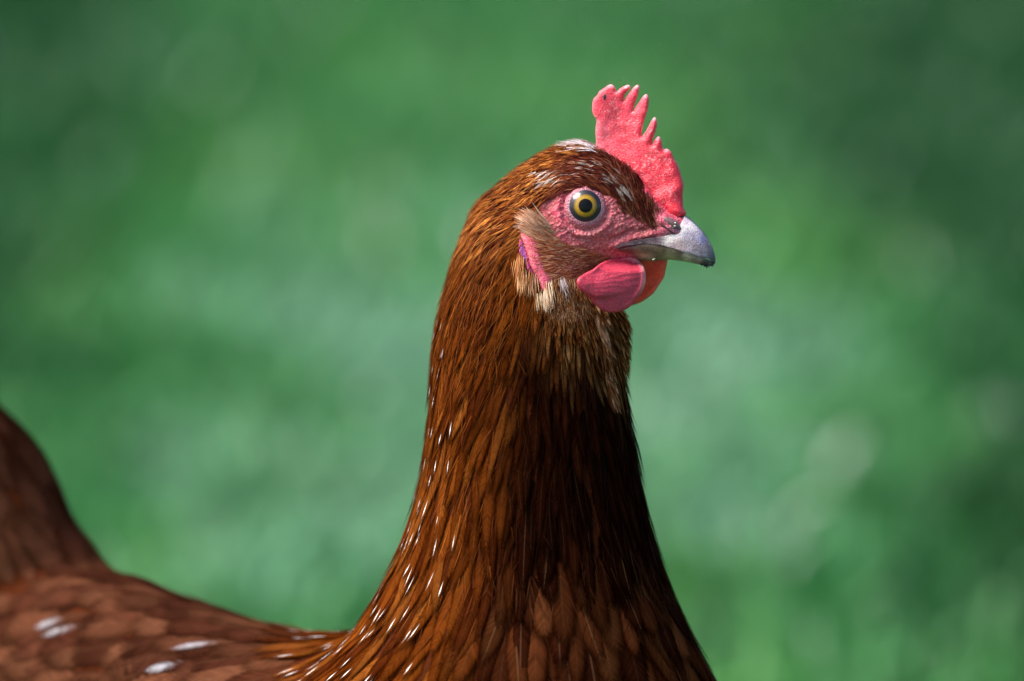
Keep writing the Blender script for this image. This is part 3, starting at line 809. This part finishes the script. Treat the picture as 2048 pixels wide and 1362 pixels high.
# ---------------------------------------------------------------- plumage
GUIDE = np.array([(1180, 285, -1, .1), (1120, 288, -1, .3), (1050, 325, -1, .65), (980, 385, -.8, .9), (925, 470, -.4, 1), (1290, 430, -.6, -1), (1265, 385, -.65, -1), (1240, 352, -.9, -.65), (1205, 335, -1, -.2), (1150, 338, -1, .25),
    (1110, 362, -1, .6), (1085, 390, -.9, .75), (1200, 368, -1, -.3), (1240, 400, -.75, -.85), (1050, 395, -1, .62), (1000, 450, -.85, .75), (960, 500, -.6, 1), (1020, 480, -.75, .85), (1020, 550, -.45, 1), (940, 600, -.32, 1),
    (880, 650, -.14, 1), (1000, 650, -.38, 1), (1060, 620, -.12, 1), (1060, 700, -.12, 1), (960, 750, -.36, 1), (900, 800, -.24, 1), (1000, 850, -.22, 1), (1100, 800, 0, 1), (1200, 650, .05, 1), (1255, 640, .45, 1), (1230, 750, .12, 1), (1260, 850, .08, 1),
    (850, 950, -.2, 1), (820, 1050, -.33, 1), (780, 1130, -.5, 1), (730, 1210, -.75, 1), (900, 1100, -.2, 1), (1000, 1100, -.06, 1), (1100, 1100, 0, 1), (1200, 1000, .1, 1), (1280, 1050, .25, 1), (1330, 1150, .38, 1), (1380, 1250, .5, 1),
    (1200, 1250, .15, 1), (1050, 1300, -.05, 1), (900, 1250, -.25, 1), (800, 1300, -.55, 1), (690, 1300, -1, .55), (600, 1280, -1, .12), (450, 1250, -1, -.02), (300, 1200, -1, -.2), (210, 1150, -1, -.45), (100, 1270, -1, -.1), (300, 1340, -1, .08), (500, 1350, -1, .2),
    (150, 1050, -.42, -1), (60, 950, -.42, -1), (0, 850, -.5, -1), (60, 1110, -.5, -1), (-100, 900, -.4, -1), (1140, 590, -.15, 1), (1190, 610, 0, 1), (1100, 570, -.2, 1), (1300, 1500, .2, 1), (900, 1600, -.6, .8), (400, 1600, -1, .1), (1060, 1500, -.1, 1), (700, 1450, -1, .4)], float)
GUIDE[:, 2:] = norm(GUIDE[:, 2:])

def flow(P):
    out = np.empty((len(P), 3))
    for i in range(0, len(P), 20000):
        Q = P[i:i + 20000]
        d2 = ((Q[:, None, :2] - GUIDE[None, :, :2]) ** 2).sum(-1) + 60
        w = d2 ** -2.0
        out[i:i + 20000, :2] = w @ GUIDE[:, 2:] / w.sum(1, keepdims=True)
    out[:, 2] = 0
    return out

def profile(t, rnd):
    a = np.where(t < .33, np.power(np.clip(t / .33, 0, 1), .55), np.power(np.clip((1 - t) / .67, 0, 1), .70))
    b = np.where(t < .5, np.power(np.clip(t / .5, 0, 1), .5), np.sqrt(np.clip(1 - ((t - .5) / .5) ** 2.4, 0, 1)))
    return np.maximum(a * (1 - rnd) + b * rnd, 0.03)

def grow(P, L, Wd, rnd, lift0, lift1, twist, nr, nc, tint, prm, D0=None, follow=1.0, bow=0.14):
    """feathers that start at skin points P, follow the lie of the plumage and lift towards their tips"""
    N = len(P); nr1 = nr + 1
    xs = np.linspace(-1, 1, nc)
    cur = P.copy(); V = np.empty((N, nr1, nc, 3)); fuv = np.zeros((N, nr1, nc, 3)); bc = np.zeros((N, nr1, nc, 3))
    seed = rng.random(N) * 97; prev = None
    for r in range(nr1):
        t = r / nr
        n = norm(grad(cur))
        d = flow(cur) if D0 is None else D0
        ct, st = np.cos(twist), np.sin(twist)
        d = d - n * (d * n).sum(1, keepdims=True)
        d = norm(d); b = np.cross(n, d)
        d = d * ct[:, None] + b * st[:, None]
        if prev is not None: d = norm(prev * .6 + d * .4); d = norm(d - n * (d * n).sum(1, keepdims=True))
        prev = d; b = np.cross(n, d)
        hw = Wd / 2 * profile(np.full(N, t), rnd)
        lift = lift0 + lift1 * t ** 1.15
        base = cur + n * lift[:, None]
        for c, x in enumerate(xs):
            V[:, r, c] = base + b * (hw * x)[:, None] - n * (bow * hw * x * x)[:, None]
            fuv[:, r, c, 0] = x; fuv[:, r, c, 1] = t
            bc[:, r, c, 0] = t * L - abs(x) * hw * 1.3; bc[:, r, c, 1] = x * hw; bc[:, r, c, 2] = seed
        if r < nr:
            cur = cur + d * (L / nr)[:, None]
            if follow > 0: cur = cur * (1 - follow) + project(cur, 2) * follow
    per = nr1 * nc
    i, j = np.meshgrid(np.arange(nr), np.arange(nc - 1), indexing='ij')
    q = np.stack([i * nc + j, i * nc + j + 1, (i + 1) * nc + j + 1, (i + 1) * nc + j], -1).reshape(-1, 4)
    return dict(V=V.reshape(N, per, 3), q=q, fuv=fuv.reshape(N, per, 3), barb=bc.reshape(N, per, 3), tint=tint, prm=prm, N=N, per=per)

def feathers_mesh(name, F, sel, mat, parent, kind=None):
    sel = np.asarray(sel); k = len(sel); per = F['per']
    q = (F['q'][None] + (np.arange(k) * per)[:, None, None]).reshape(-1, 4)
    at = {'fuv': F['fuv'][sel].reshape(-1, 3), 'barb': F['barb'][sel].reshape(-1, 3),
          'tint': np.repeat(rgba(F['tint'][sel]), per, 0), 'prm': np.repeat(F['prm'][sel], per, 0)}
    ob = hen_part(name, F['V'][sel].reshape(-1, 3), q, None, mat, parent, at)
    if kind: ob['kind'] = kind
    return ob

# points on the skin
A = HV[HQ[:, 0]]; Bq = HV[HQ[:, 1]]; Cq = HV[HQ[:, 2]]; Dq = HV[HQ[:, 3]]
QC = (A + Bq + Cq + Dq) / 4
QA = np.linalg.norm(np.cross(Cq - A, Dq - Bq), axis=1) / 2

def scatter(mask, rad_fn, over=5.0):
    """blue-noise points on the masked skin, spacing rad_fn(P)"""
    idx = np.where(mask)[0]
    r = rad_fn(QC[idx]); lam = over * QA[idx] / (r * r * 2.6)
    cnt = rng.poisson(lam); idx = np.repeat(idx, cnt)
    a, b = rng.random(len(idx)), rng.random(len(idx))
    P = (A[idx] * ((1 - a) * (1 - b))[:, None] + Bq[idx] * (a * (1 - b))[:, None] + Cq[idx] * (a * b)[:, None] + Dq[idx] * ((1 - a) * b)[:, None])
    P = P[rng.permutation(len(P))]; r = rad_fn(P)
    cell = float(r.max()) if len(r) else 1.0
    grid = {}; keep = []
    K = np.floor(P / cell).astype(int)
    Pl = P.tolist(); Kl = K.tolist(); rl = (r * r).tolist()
    nb = [(x, y, z) for x in (-1, 0, 1) for y in (-1, 0, 1) for z in (-1, 0, 1)]
    for i in range(len(Pl)):
        kx, ky, kz = Kl[i]; px, py, pz = Pl[i]; rr = rl[i]; ok = True
        for x, y, z in nb:
            for (ax_, ay_, az_) in grid.get((kx + x, ky + y, kz + z), ()):
                if (px - ax_) ** 2 + (py - ay_) ** 2 + (pz - az_) ** 2 < rr:
                    ok = False; break
            if not ok: break
        if ok:
            grid.setdefault((kx, ky, kz), []).append((px, py, pz)); keep.append(i)
    return project(P[keep], 2)

def dims(P):
    u, v = P[:, 0], P[:, 1]
    L = np.interp(v, [270, 340, 420, 480, 600, 750, 950, 1150, 1362], [27, 36, 50, 70, 108, 150, 185, 190, 175])
    Wd = np.interp(v, [270, 340, 420, 480, 600, 750, 950, 1150, 1362], [8.5, 10, 13.5, 16, 20, 27, 35, 42, 52])
    rnd = np.zeros(len(P))
    brow = smooth(1110, 1180, u) * (v < 470)
    L = L * (1 - .25 * brow)
    # breast: broad rounded feathers
    b = smooth(930, 1080, u - (1150 - v) * .2) * smooth(860, 1120, v)
    L = L * (1 - b) + 165 * b; Wd = Wd * (1 - b) + np.interp(v, [860, 1362], [50, 78]) * b; rnd = np.maximum(rnd, .42 * b)
    # back and flank
    k = smooth(720, 560, u) * smooth(1080, 1130, v)
    L = L * (1 - k) + 165 * k; Wd = Wd * (1 - k) + 92 * k; rnd = np.maximum(rnd, .65 * k)
    # tail coverts
    t = smooth(215, 170, u) * smooth(1190, 1120, v)
    L = L * (1 - t) + 230 * t; Wd = Wd * (1 - t) + 95 * t; rnd = rnd * (1 - t) + .7 * t
    # throat: small downy feathers under jaw and wattles
    th = (smooth(1060, 1110, u) * smooth(530, 560, v) * smooth(770, 690, v - (u - 1200) * .5))
    L = L * (1 - th) + 40 * th; Wd = Wd * (1 - th) + 9.5 * th
    return L, Wd, rnd, th, b, k, t

def hue(P, th, b, k, t):
    u, v = P[:, 0], P[:, 1]; n = len(P)
    pick = lambda cs, p=None: lin(np.array(cs, float))[rng.choice(len(cs), n, p=p)]
    head = pick([(130, 70, 26), (186, 116, 54), (60, 24, 14), (112, 54, 22), (84, 36, 18), (150, 86, 38)])
    browc = pick([(88, 38, 30), (70, 29, 28), (120, 62, 40), (98, 44, 32), (160, 106, 80)], [.28, .28, .18, .2, .06])
    neck = pick([(110, 54, 13), (92, 42, 9), (126, 68, 23), (74, 30, 7), (101, 47, 11)])
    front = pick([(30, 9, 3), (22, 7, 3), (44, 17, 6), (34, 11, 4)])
    breast = pick([(86, 43, 21), (70, 33, 16), (95, 52, 27), (55, 23, 11)])
    back = pick([(86, 50, 34), (76, 42, 29), (66, 34, 23), (96, 58, 40)])
    thr = pick([(136, 86, 44), (108, 62, 30), (156, 110, 66), (84, 42, 20), (128, 72, 30)])
    hd = smooth(520, 440, v)[:, None]
    c = neck * (1 - hd) + head * hd
    br = (smooth(1080, 1150, u) * smooth(480, 440, v) * smooth(300, 330, v + .4 * (u - 1150)))[:, None]
    c = c * (1 - br) + browc * br
    fr = (smooth(940, 1075, u + 50 * (vnoise(P, 40, 3) - .5) + (v - 800) * .08) * smooth(560, 680, v))[:, None]  # darker front plumage, with the head's shade on the neck painted in
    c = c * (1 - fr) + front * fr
    b_ = (b * smooth(1000, 1200, v))[:, None]; c = c * (1 - b_) + breast * b_
    th_ = th[:, None]; c = c * (1 - th_) + thr * th_
    k_ = k[:, None]; c = c * (1 - k_) + back * k_
    t_ = t[:, None]; c = c * (1 - t_) + pick([(96, 60, 42), (56, 30, 20), (74, 43, 30)]) * t_
    wh = np.zeros(n)
    for a_, b2, ru, rv, pr in [(1160, 284, 34, 12, .6), (1102, 345, 16, 6, .8), (1112, 357, 16, 6, .8), (1172, 350, 18, 5, .7), (1180, 336, 24, 5, .6), (1235, 368, 12, 12, .35), (1258, 400, 10, 16, .4)]:
        wh = np.maximum(wh, pr * np.exp(-((u - a_) / ru) ** 2 - ((v - b2) / rv) ** 2))
    w = rng.random(n) < wh
    c[w] = lin([204, 184, 172]) * rng.uniform(.6, 1.0, (w.sum(), 1))
    dim = .66 + .16 * hd[:, 0] + .10 * k + .08 * t
    return c * rng.uniform(.72, 1.22, (n, 1)) * dim[:, None]

face_q = on_face(QC) * (QC[:, 0] > 1055)
isface = (QC[:, 0] > 1060) & (face_q > -2) & (QC[:, 1] < 570)
below_comb = (QC[:, 0] > 1190) & (np.abs(QC[:, 2] - midline(QC[:, 0])) < 16) & (QC[:, 1] < 440)
seen = QC[:, 1] < 1900
allowed = ~isface & ~below_comb & seen
def rad(P):
    L, Wd, *_ = dims(P)
    return np.sqrt(L * Wd) * np.interp(L, [30, 60, 120], [.36, .345, .31])
rq = rad(QC)
P_small = scatter(allowed & (rq < 9.5), rad)
P_mid = scatter(allowed & (rq >= 9.5) & (rq < 15), rad)
P_big = scatter(allowed & (rq >= 15), rad)

feather_mat = feather_material('feather_vane')
down_mat = feather_material('small_feather', 0.55, 0.5)

WHITE_TIPS = [(40, 1216, 50, 24), (290, 1328, 46, 16), (365, 1318, 32, 14), (60, 1338, 40, 18)]
def plume(P, nr, nc, mat):
    L, Wd, rnd, th, b, k, t = dims(P)
    n = len(P); u, v = P[:, 0], P[:, 1]
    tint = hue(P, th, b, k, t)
    L = L * rng.uniform(.74, 1.22, n); Wd = Wd * rng.uniform(.75, 1.25, n)
    prm = np.zeros((n, 4))
    lim = np.interp(v, [520, 600, 800, 1000, 1200, 1300], [890, 915, 945, 915, 900, 860])
    prm[:, 0] = (rng.random(n) < np.interp(v, [560, 800, 950], [.45, .5, .66]) * smooth(lim + 40, lim - 20, u)) * smooth(520, 620, v) * (u > 690) * (v < 1330) * rng.uniform(.7, 1, n)
    prm[:, 1] = np.clip(.75 + .25 * b - .2 * k, 0, 1) * rng.uniform(.7, 1, n) * (.55 + .45 * smooth(480, 620, v))
    prm[:, 2] = np.clip(.12 * (v > 700) + .5 * b * (rng.random(n) < .3), 0, 1)
    land = P + norm(flow(P)) * (L * .9)[:, None]
    for a_, b2, ru, rv in WHITE_TIPS:
        prm[:, 3] = np.maximum(prm[:, 3], (((land[:, 0] - a_) / ru) ** 2 + ((land[:, 1] - b2) / rv) ** 2 < 1) * rng.uniform(.75, 1, n))
    prm[:, 1] *= 1 - prm[:, 3]
    Wd = Wd * (1 - .66 * prm[:, 3]); L = L * (1 + .12 * prm[:, 3])
    lift0 = np.interp(L, [24, 60, 150], [.5, 1.0, 1.5]); lift1 = np.interp(L, [24, 60, 150], [7.5, 9, 8]) * rng.uniform(.6, 1.45, n) + th * 5 + 4 * np.exp(-((u - 1170) / 50) ** 2 - ((v - 376) / 9) ** 2)
    return grow(P, L, Wd, rnd, lift0, lift1, rng.normal(0, .13, n) * (1 - .3 * (v > 600)), nr, nc, tint, prm), L * Wd

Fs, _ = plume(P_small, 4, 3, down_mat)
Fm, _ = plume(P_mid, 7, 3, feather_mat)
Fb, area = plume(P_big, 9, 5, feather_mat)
feathers_mesh('small_feathers', Fs, np.arange(Fs['N']), down_mat, hen, 'stuff')
feathers_mesh('hackle_feathers', Fm, np.arange(Fm['N']), feather_mat, hen, 'stuff')
tipz = Fb['V'][:, Fb['per'] // 2]
show = area * np.clip(-norm(grad(P_big))[:, 2] + .1, 0, 1) * ((tipz[:, 1] < 1370) & (tipz[:, 0] > -10) & (tipz[:, 0] < 1460))
order = np.argsort(-show)
big = order[:300]; rest = order[300:]
for i in big:
    feathers_mesh('feather', Fb, [i], feather_mat, hen)
feathers_mesh('plumage', Fb, rest, feather_mat, hen, 'stuff')
print('feathers', len(P_small), len(P_mid), len(P_big))

# ---------------------------------------------------------------- fine barbs, bristles, tufts
hair_mat = hair_material('bristle')
def strands(name, P, D, L, width, lift0, lift1, tint, nr=3, jitter=.15, follow=1.0, parent=None):
    n = len(P)
    F = grow(P, L, width, np.zeros(n), lift0, lift1, rng.normal(0, jitter, n), nr, 2, tint, np.zeros((n, 4)), D, follow, 0.0)
    k = n; q = (F['q'][None] + (np.arange(k) * F['per'])[:, None, None]).reshape(-1, 4)
    ob = hen_part(name, F['V'].reshape(-1, 3), q, None, hair_mat, parent, {'tint': np.repeat(rgba(tint), F['per'], 0)})
    ob['kind'] = 'stuff'
    return ob

def spots(poly, n, side=-1):
    poly = np.asarray(poly, float); lo, hi = poly.min(0), poly.max(0); out = []
    while sum(map(len, out)) < n:
        q = rng.uniform(lo, hi, (n * 2, 2)); out.append(q[in_poly(poly, q)])
    q = np.concatenate(out)[:n]
    return np.c_[q, near_surface(q[:, 0], q[:, 1], side)]

def colours(n, cs, p=None, var=.25):
    return lin(np.array(cs, float))[rng.choice(len(cs), n, p=p)] * rng.uniform(1 - var, 1 + var, (n, 1))

# loose barbs over all feathers of head and neck
ok = ~isface & ~below_comb & (QC[:, 1] < 1250) & (QC[:, 0] > 700)
wgt = QA * ok * np.interp(QC[:, 1], [270, 480, 650, 800, 1250], [.55, .5, .2, .06, .02])
ix = rng.choice(len(QC), 10000, p=wgt / wgt.sum())
P = project(QC[ix] + rng.uniform(-5, 5, (len(ix), 3)), 2)
L_, W_, r_, th_, b_, k_, t_ = dims(P)
tc = hue(P, th_, b_, k_, t_)
g_ = rng.random(len(P)) < .4
tc[g_] = tc[g_] * 1.6 * (1 - .5 * smooth(980, 1080, P[g_, 0]) * smooth(600, 700, P[g_, 1]))[:, None]
strands('loose_barbs', P, None, np.clip(L_ * rng.uniform(.5, .95, len(P)), 14, 70), rng.uniform(1.0, 2.0, len(P)), np.full(len(P), 3.0), rng.uniform(3, 10, len(P)) + 9 * th_ * rng.random(len(P)), np.clip(tc, 0, 1), 3, .2)

CHEEK = [(1072, 470), (1104, 470), (1140, 490), (1185, 500), (1220, 512), (1252, 522), (1236, 532), (1200, 545), (1150, 556), (1110, 556), (1086, 530)]
CHIN = [(1085, 545), (1130, 552), (1165, 556), (1180, 605), (1150, 625), (1100, 615), (1085, 590)]
LORE = [(1235, 430), (1290, 455), (1318, 470), (1330, 445), (1312, 410), (1290, 395), (1270, 400)]
EYEBACK = [(1085, 400), (1120, 385), (1125, 470), (1100, 480), (1082, 450)]
BACKEDGE = [(1078, 440), (1092, 398), (1120, 380), (1130, 386), (1098, 420), (1092, 470)]
for side in (-1, 1):
    P = spots(CHEEK, 1050, side); n = len(P)
    D = np.tile(np.array([[-1.0, .05, 0]]), (n, 1)); D[:, 1] += (P[:, 1] - 505) * .008 - .1 - .35 * smooth(1120, 1080, P[:, 0]) * smooth(505, 480, P[:, 1])
    strands('cheek_bristles', P, D, rng.uniform(14, 30, n) * (1 + .4 * smooth(1140, 1100, P[:, 0])), rng.uniform(.9, 1.7, n), .3 + 7 * smooth(1140, 1095, P[:, 0]), rng.uniform(2, 8, n), colours(n, [(192, 118, 80), (160, 84, 54), (220, 164, 126), (124, 56, 36), (180, 100, 68)]), 3, .22)
    P = spots(LORE, 420, side); n = len(P)
    strands('lore_bristles', P, np.tile(np.array([[-.5, -1.0, 0]]), (n, 1)), rng.uniform(12, 34, n), rng.uniform(.9, 1.7, n), np.full(n, .3), rng.uniform(2, 6, n), colours(n, [(110, 54, 40), (80, 34, 30), (150, 94, 70)]), 3, .3)
    P = spots(EYEBACK, 260, side); n = len(P)
    strands('eye_bristles', P, np.tile(np.array([[-.8, .4, 0]]), (n, 1)), rng.uniform(6, 14, n), rng.uniform(.7, 1.1, n), np.full(n, .3), rng.uniform(1, 3, n), colours(n, [(150, 84, 70), (190, 120, 110)]), 2, .3)
    P = spots(CHIN, 3600, side); n = len(P)
    strands('chin_down', P, np.tile(np.array([[-.12, 1.0, 0]]), (n, 1)), rng.uniform(18, 38, n), rng.uniform(.9, 1.9, n), np.full(n, .5), rng.uniform(4, 13, n), colours(n, [(144, 100, 68), (108, 66, 38), (176, 142, 116), (88, 48, 28), (140, 84, 40)]), 3, .25)
    # ear tuft: a pale fan of bristles over the ear
    TUFT = [(1058, 452), (1076, 434), (1096, 444), (1112, 466), (1112, 482), (1090, 484), (1068, 474)]
    P = spots(TUFT, 760, side); n = len(P)
    ang = R(200) + (P[:, 1] - 460) * -.012 + (1085 - P[:, 0]) * -.004 + rng.normal(0, .17, n)
    D = np.stack([np.cos(ang), np.sin(ang), np.zeros(n)], 1)
    strands('ear_tuft', P, D, rng.uniform(24, 46, n) * np.interp(P[:, 0], [1060, 1112], [.8, 1.05]), rng.uniform(1.1, 2.1, n), np.full(n, 1.0), rng.uniform(4, 26, n), colours(n, [(222, 182, 152), (204, 154, 122), (234, 206, 184), (170, 112, 78)]) * np.interp(P[:, 0], [1075, 1112], [1.15, .62])[:, None] * np.array([1, .92, .84]), 4, .13)
    # pale tufts hanging below the ear lobe
    for (a_, b2, m_, L0, cs) in [(1093, 568, 90, 50, [(206, 172, 134), (170, 120, 80), (232, 214, 190)]), (1046, 545, 40, 40, [(210, 166, 120), (170, 112, 70)]), (1060, 552, 34, 44, [(190, 150, 116), (130, 84, 52)]),
                                 (1078, 585, 40, 36, [(206, 180, 150), (150, 100, 60)]), (1120, 562, 36, 30, [(176, 164, 164), (130, 104, 92)]), (1040, 520, 50, 40, [(190, 130, 80), (140, 80, 50)])]:
        q = np.c_[rng.normal(a_, 4.5, m_), rng.normal(b2, 6, m_)]
        P = np.c_[q, near_surface(q[:, 0], q[:, 1], side)]
        strands('lobe_tuft', P, np.tile(np.array([[-.02, 1.0, 0]]), (m_, 1)), rng.uniform(.7, 1.15, m_) * L0, rng.uniform(1.0, 1.9, m_), np.full(m_, 6.0), rng.uniform(8, 16, m_), colours(m_, cs), 3, .07)

# white down behind the comb, and dark bristles that lie up against its foot
for side in (-1, 1):
    n = 110; q = np.c_[rng.uniform(1150, 1196, n), rng.uniform(296, 318, n)]; q[:, 1] += (q[:, 0] - 1175) * .25
    P = np.c_[q, midline(q[:, 0]) + side * rng.uniform(6, 40, n)]; P = project(P, 4)
    strands('white_down', P, np.tile(np.array([[-1.0, -.35, 0]]), (n, 1)), rng.uniform(20, 46, n), rng.uniform(1.2, 2.6, n), np.full(n, 5.0), rng.uniform(4, 11, n), colours(n, [(206, 198, 206), (190, 166, 156), (150, 100, 66), (120, 70, 40), (222, 214, 218)]), 3, .28)
    n = 70; a_ = rng.random(n)
    q = np.c_[np.interp(a_, [0, .5, 1], [1222, 1262, 1304]) + rng.normal(0, 3, n), np.interp(a_, [0, .5, 1], [334, 372, 436]) + rng.normal(0, 3, n)]
    P = np.c_[q, near_surface(q[:, 0], q[:, 1], side)]
    strands('comb_bristles', P, np.tile(np.array([[-.12, -1.0, 0]]), (n, 1)), rng.uniform(16, 40, n), rng.uniform(1.6, 3.6, n), np.full(n, 3.0), rng.uniform(6, 14, n), colours(n, [(96, 40, 30), (70, 26, 24), (130, 66, 44)]), 4, .2)

# a shaggy ridge of paler feathers down the throat
def extra(name, P, D, L, Wd, rnd, l0, l1, tint, mat, jit=.12, lace=.2):
    n = len(P); prm = np.zeros((n, 4)); prm[:, 1] = lace
    F = grow(P, L, Wd, np.full(n, rnd), np.full(n, l0), l1, rng.normal(0, jit, n), 6, 3, tint, prm, D)
    feathers_mesh(name, F, np.arange(n), mat, hen, 'stuff')
n = 130; a_ = rng.random(n)
q = np.c_[np.interp(a_, [0, .5, 1], [1186, 1206, 1216]) + rng.normal(0, 5, n), 596 + a_ * 190]
P = np.c_[q, near_surface(q[:, 0], q[:, 1])]
extra('throat_feathers', P, np.tile(np.array([[.1, 1.0, 0]]), (n, 1)), rng.uniform(34, 62, n), rng.uniform(8, 14, n), .1, 6, rng.uniform(8, 18, n), colours(n, [(136, 92, 60), (108, 64, 34), (160, 120, 92), (86, 48, 26)]), down_mat)
n = 120; q = np.c_[rng.uniform(1205, 1262, n), rng.uniform(600, 720, n)]
P = project(np.c_[q, np.full(n, -40.0)], 4)
extra('throat_feathers', P, np.tile(np.array([[.5, 1.0, 0]]), (n, 1)), rng.uniform(30, 52, n), rng.uniform(7, 12, n), .0, 4, rng.uniform(8, 20, n), colours(n, [(128, 80, 40), (100, 56, 24), (150, 104, 60), (80, 42, 20)]), down_mat, .2)
# ---------------------------------------------------------------- legs (below the picture's edge)
leg_mat = plain_material('leg_scale', (0.55, 0.36, 0.10), 0.5)
def tube(pts, rads, n=10):
    pts = np.array(pts, float); V = []; q = []
    for k, p in enumerate(pts):
        d = norm(pts[min(k + 1, len(pts) - 1)] - pts[max(k - 1, 0)])
        a = norm(np.cross(d, [0.3, 0.9, 0.31])); b = np.cross(d, a)
        for j in range(n):
            t = 2 * np.pi * j / n; V.append(p + (a * math.cos(t) + b * math.sin(t)) * rads[k])
    for k in range(len(pts) - 1):
        for j in range(n): q.append((k * n + j, k * n + (j + 1) % n, (k + 1) * n + (j + 1) % n, (k + 1) * n + j))
    return V, q
for (x, y) in ((-0.035, -0.015), (-0.005, 0.075)):
    V = []; q = []
    def add(p, r):
        v_, q_ = tube(p, r); o = len(V); V.extend(v_); q.extend([tuple(i + o for i in f) for f in q_])
    add([(x - .02, y, .20), (x - .03, y, .15), (x - .035, y, .10), (x - .02, y, .06), (x, y, .012), (x, y, .004)], [.034, .026, .011, .008, .008, .006])
    for a_, l_ in ((-25, .065), (5, .075), (35, .065), (190, .03)):
        c_, s_ = math.cos(R(a_)), math.sin(R(a_))
        add([(x, y, .010), (x + c_ * l_ * .5, y + s_ * l_ * .5, .011), (x + c_ * l_ * .85, y + s_ * l_ * .85, .006), (x + c_ * l_, y + s_ * l_, .002)], [.007, .006, .0045, .0015])
    me = make_mesh('leg', np.array(V) - ROOT, np.array(q)); me.materials.append(leg_mat)
    link(bpy.data.objects.new('leg', me), hen)
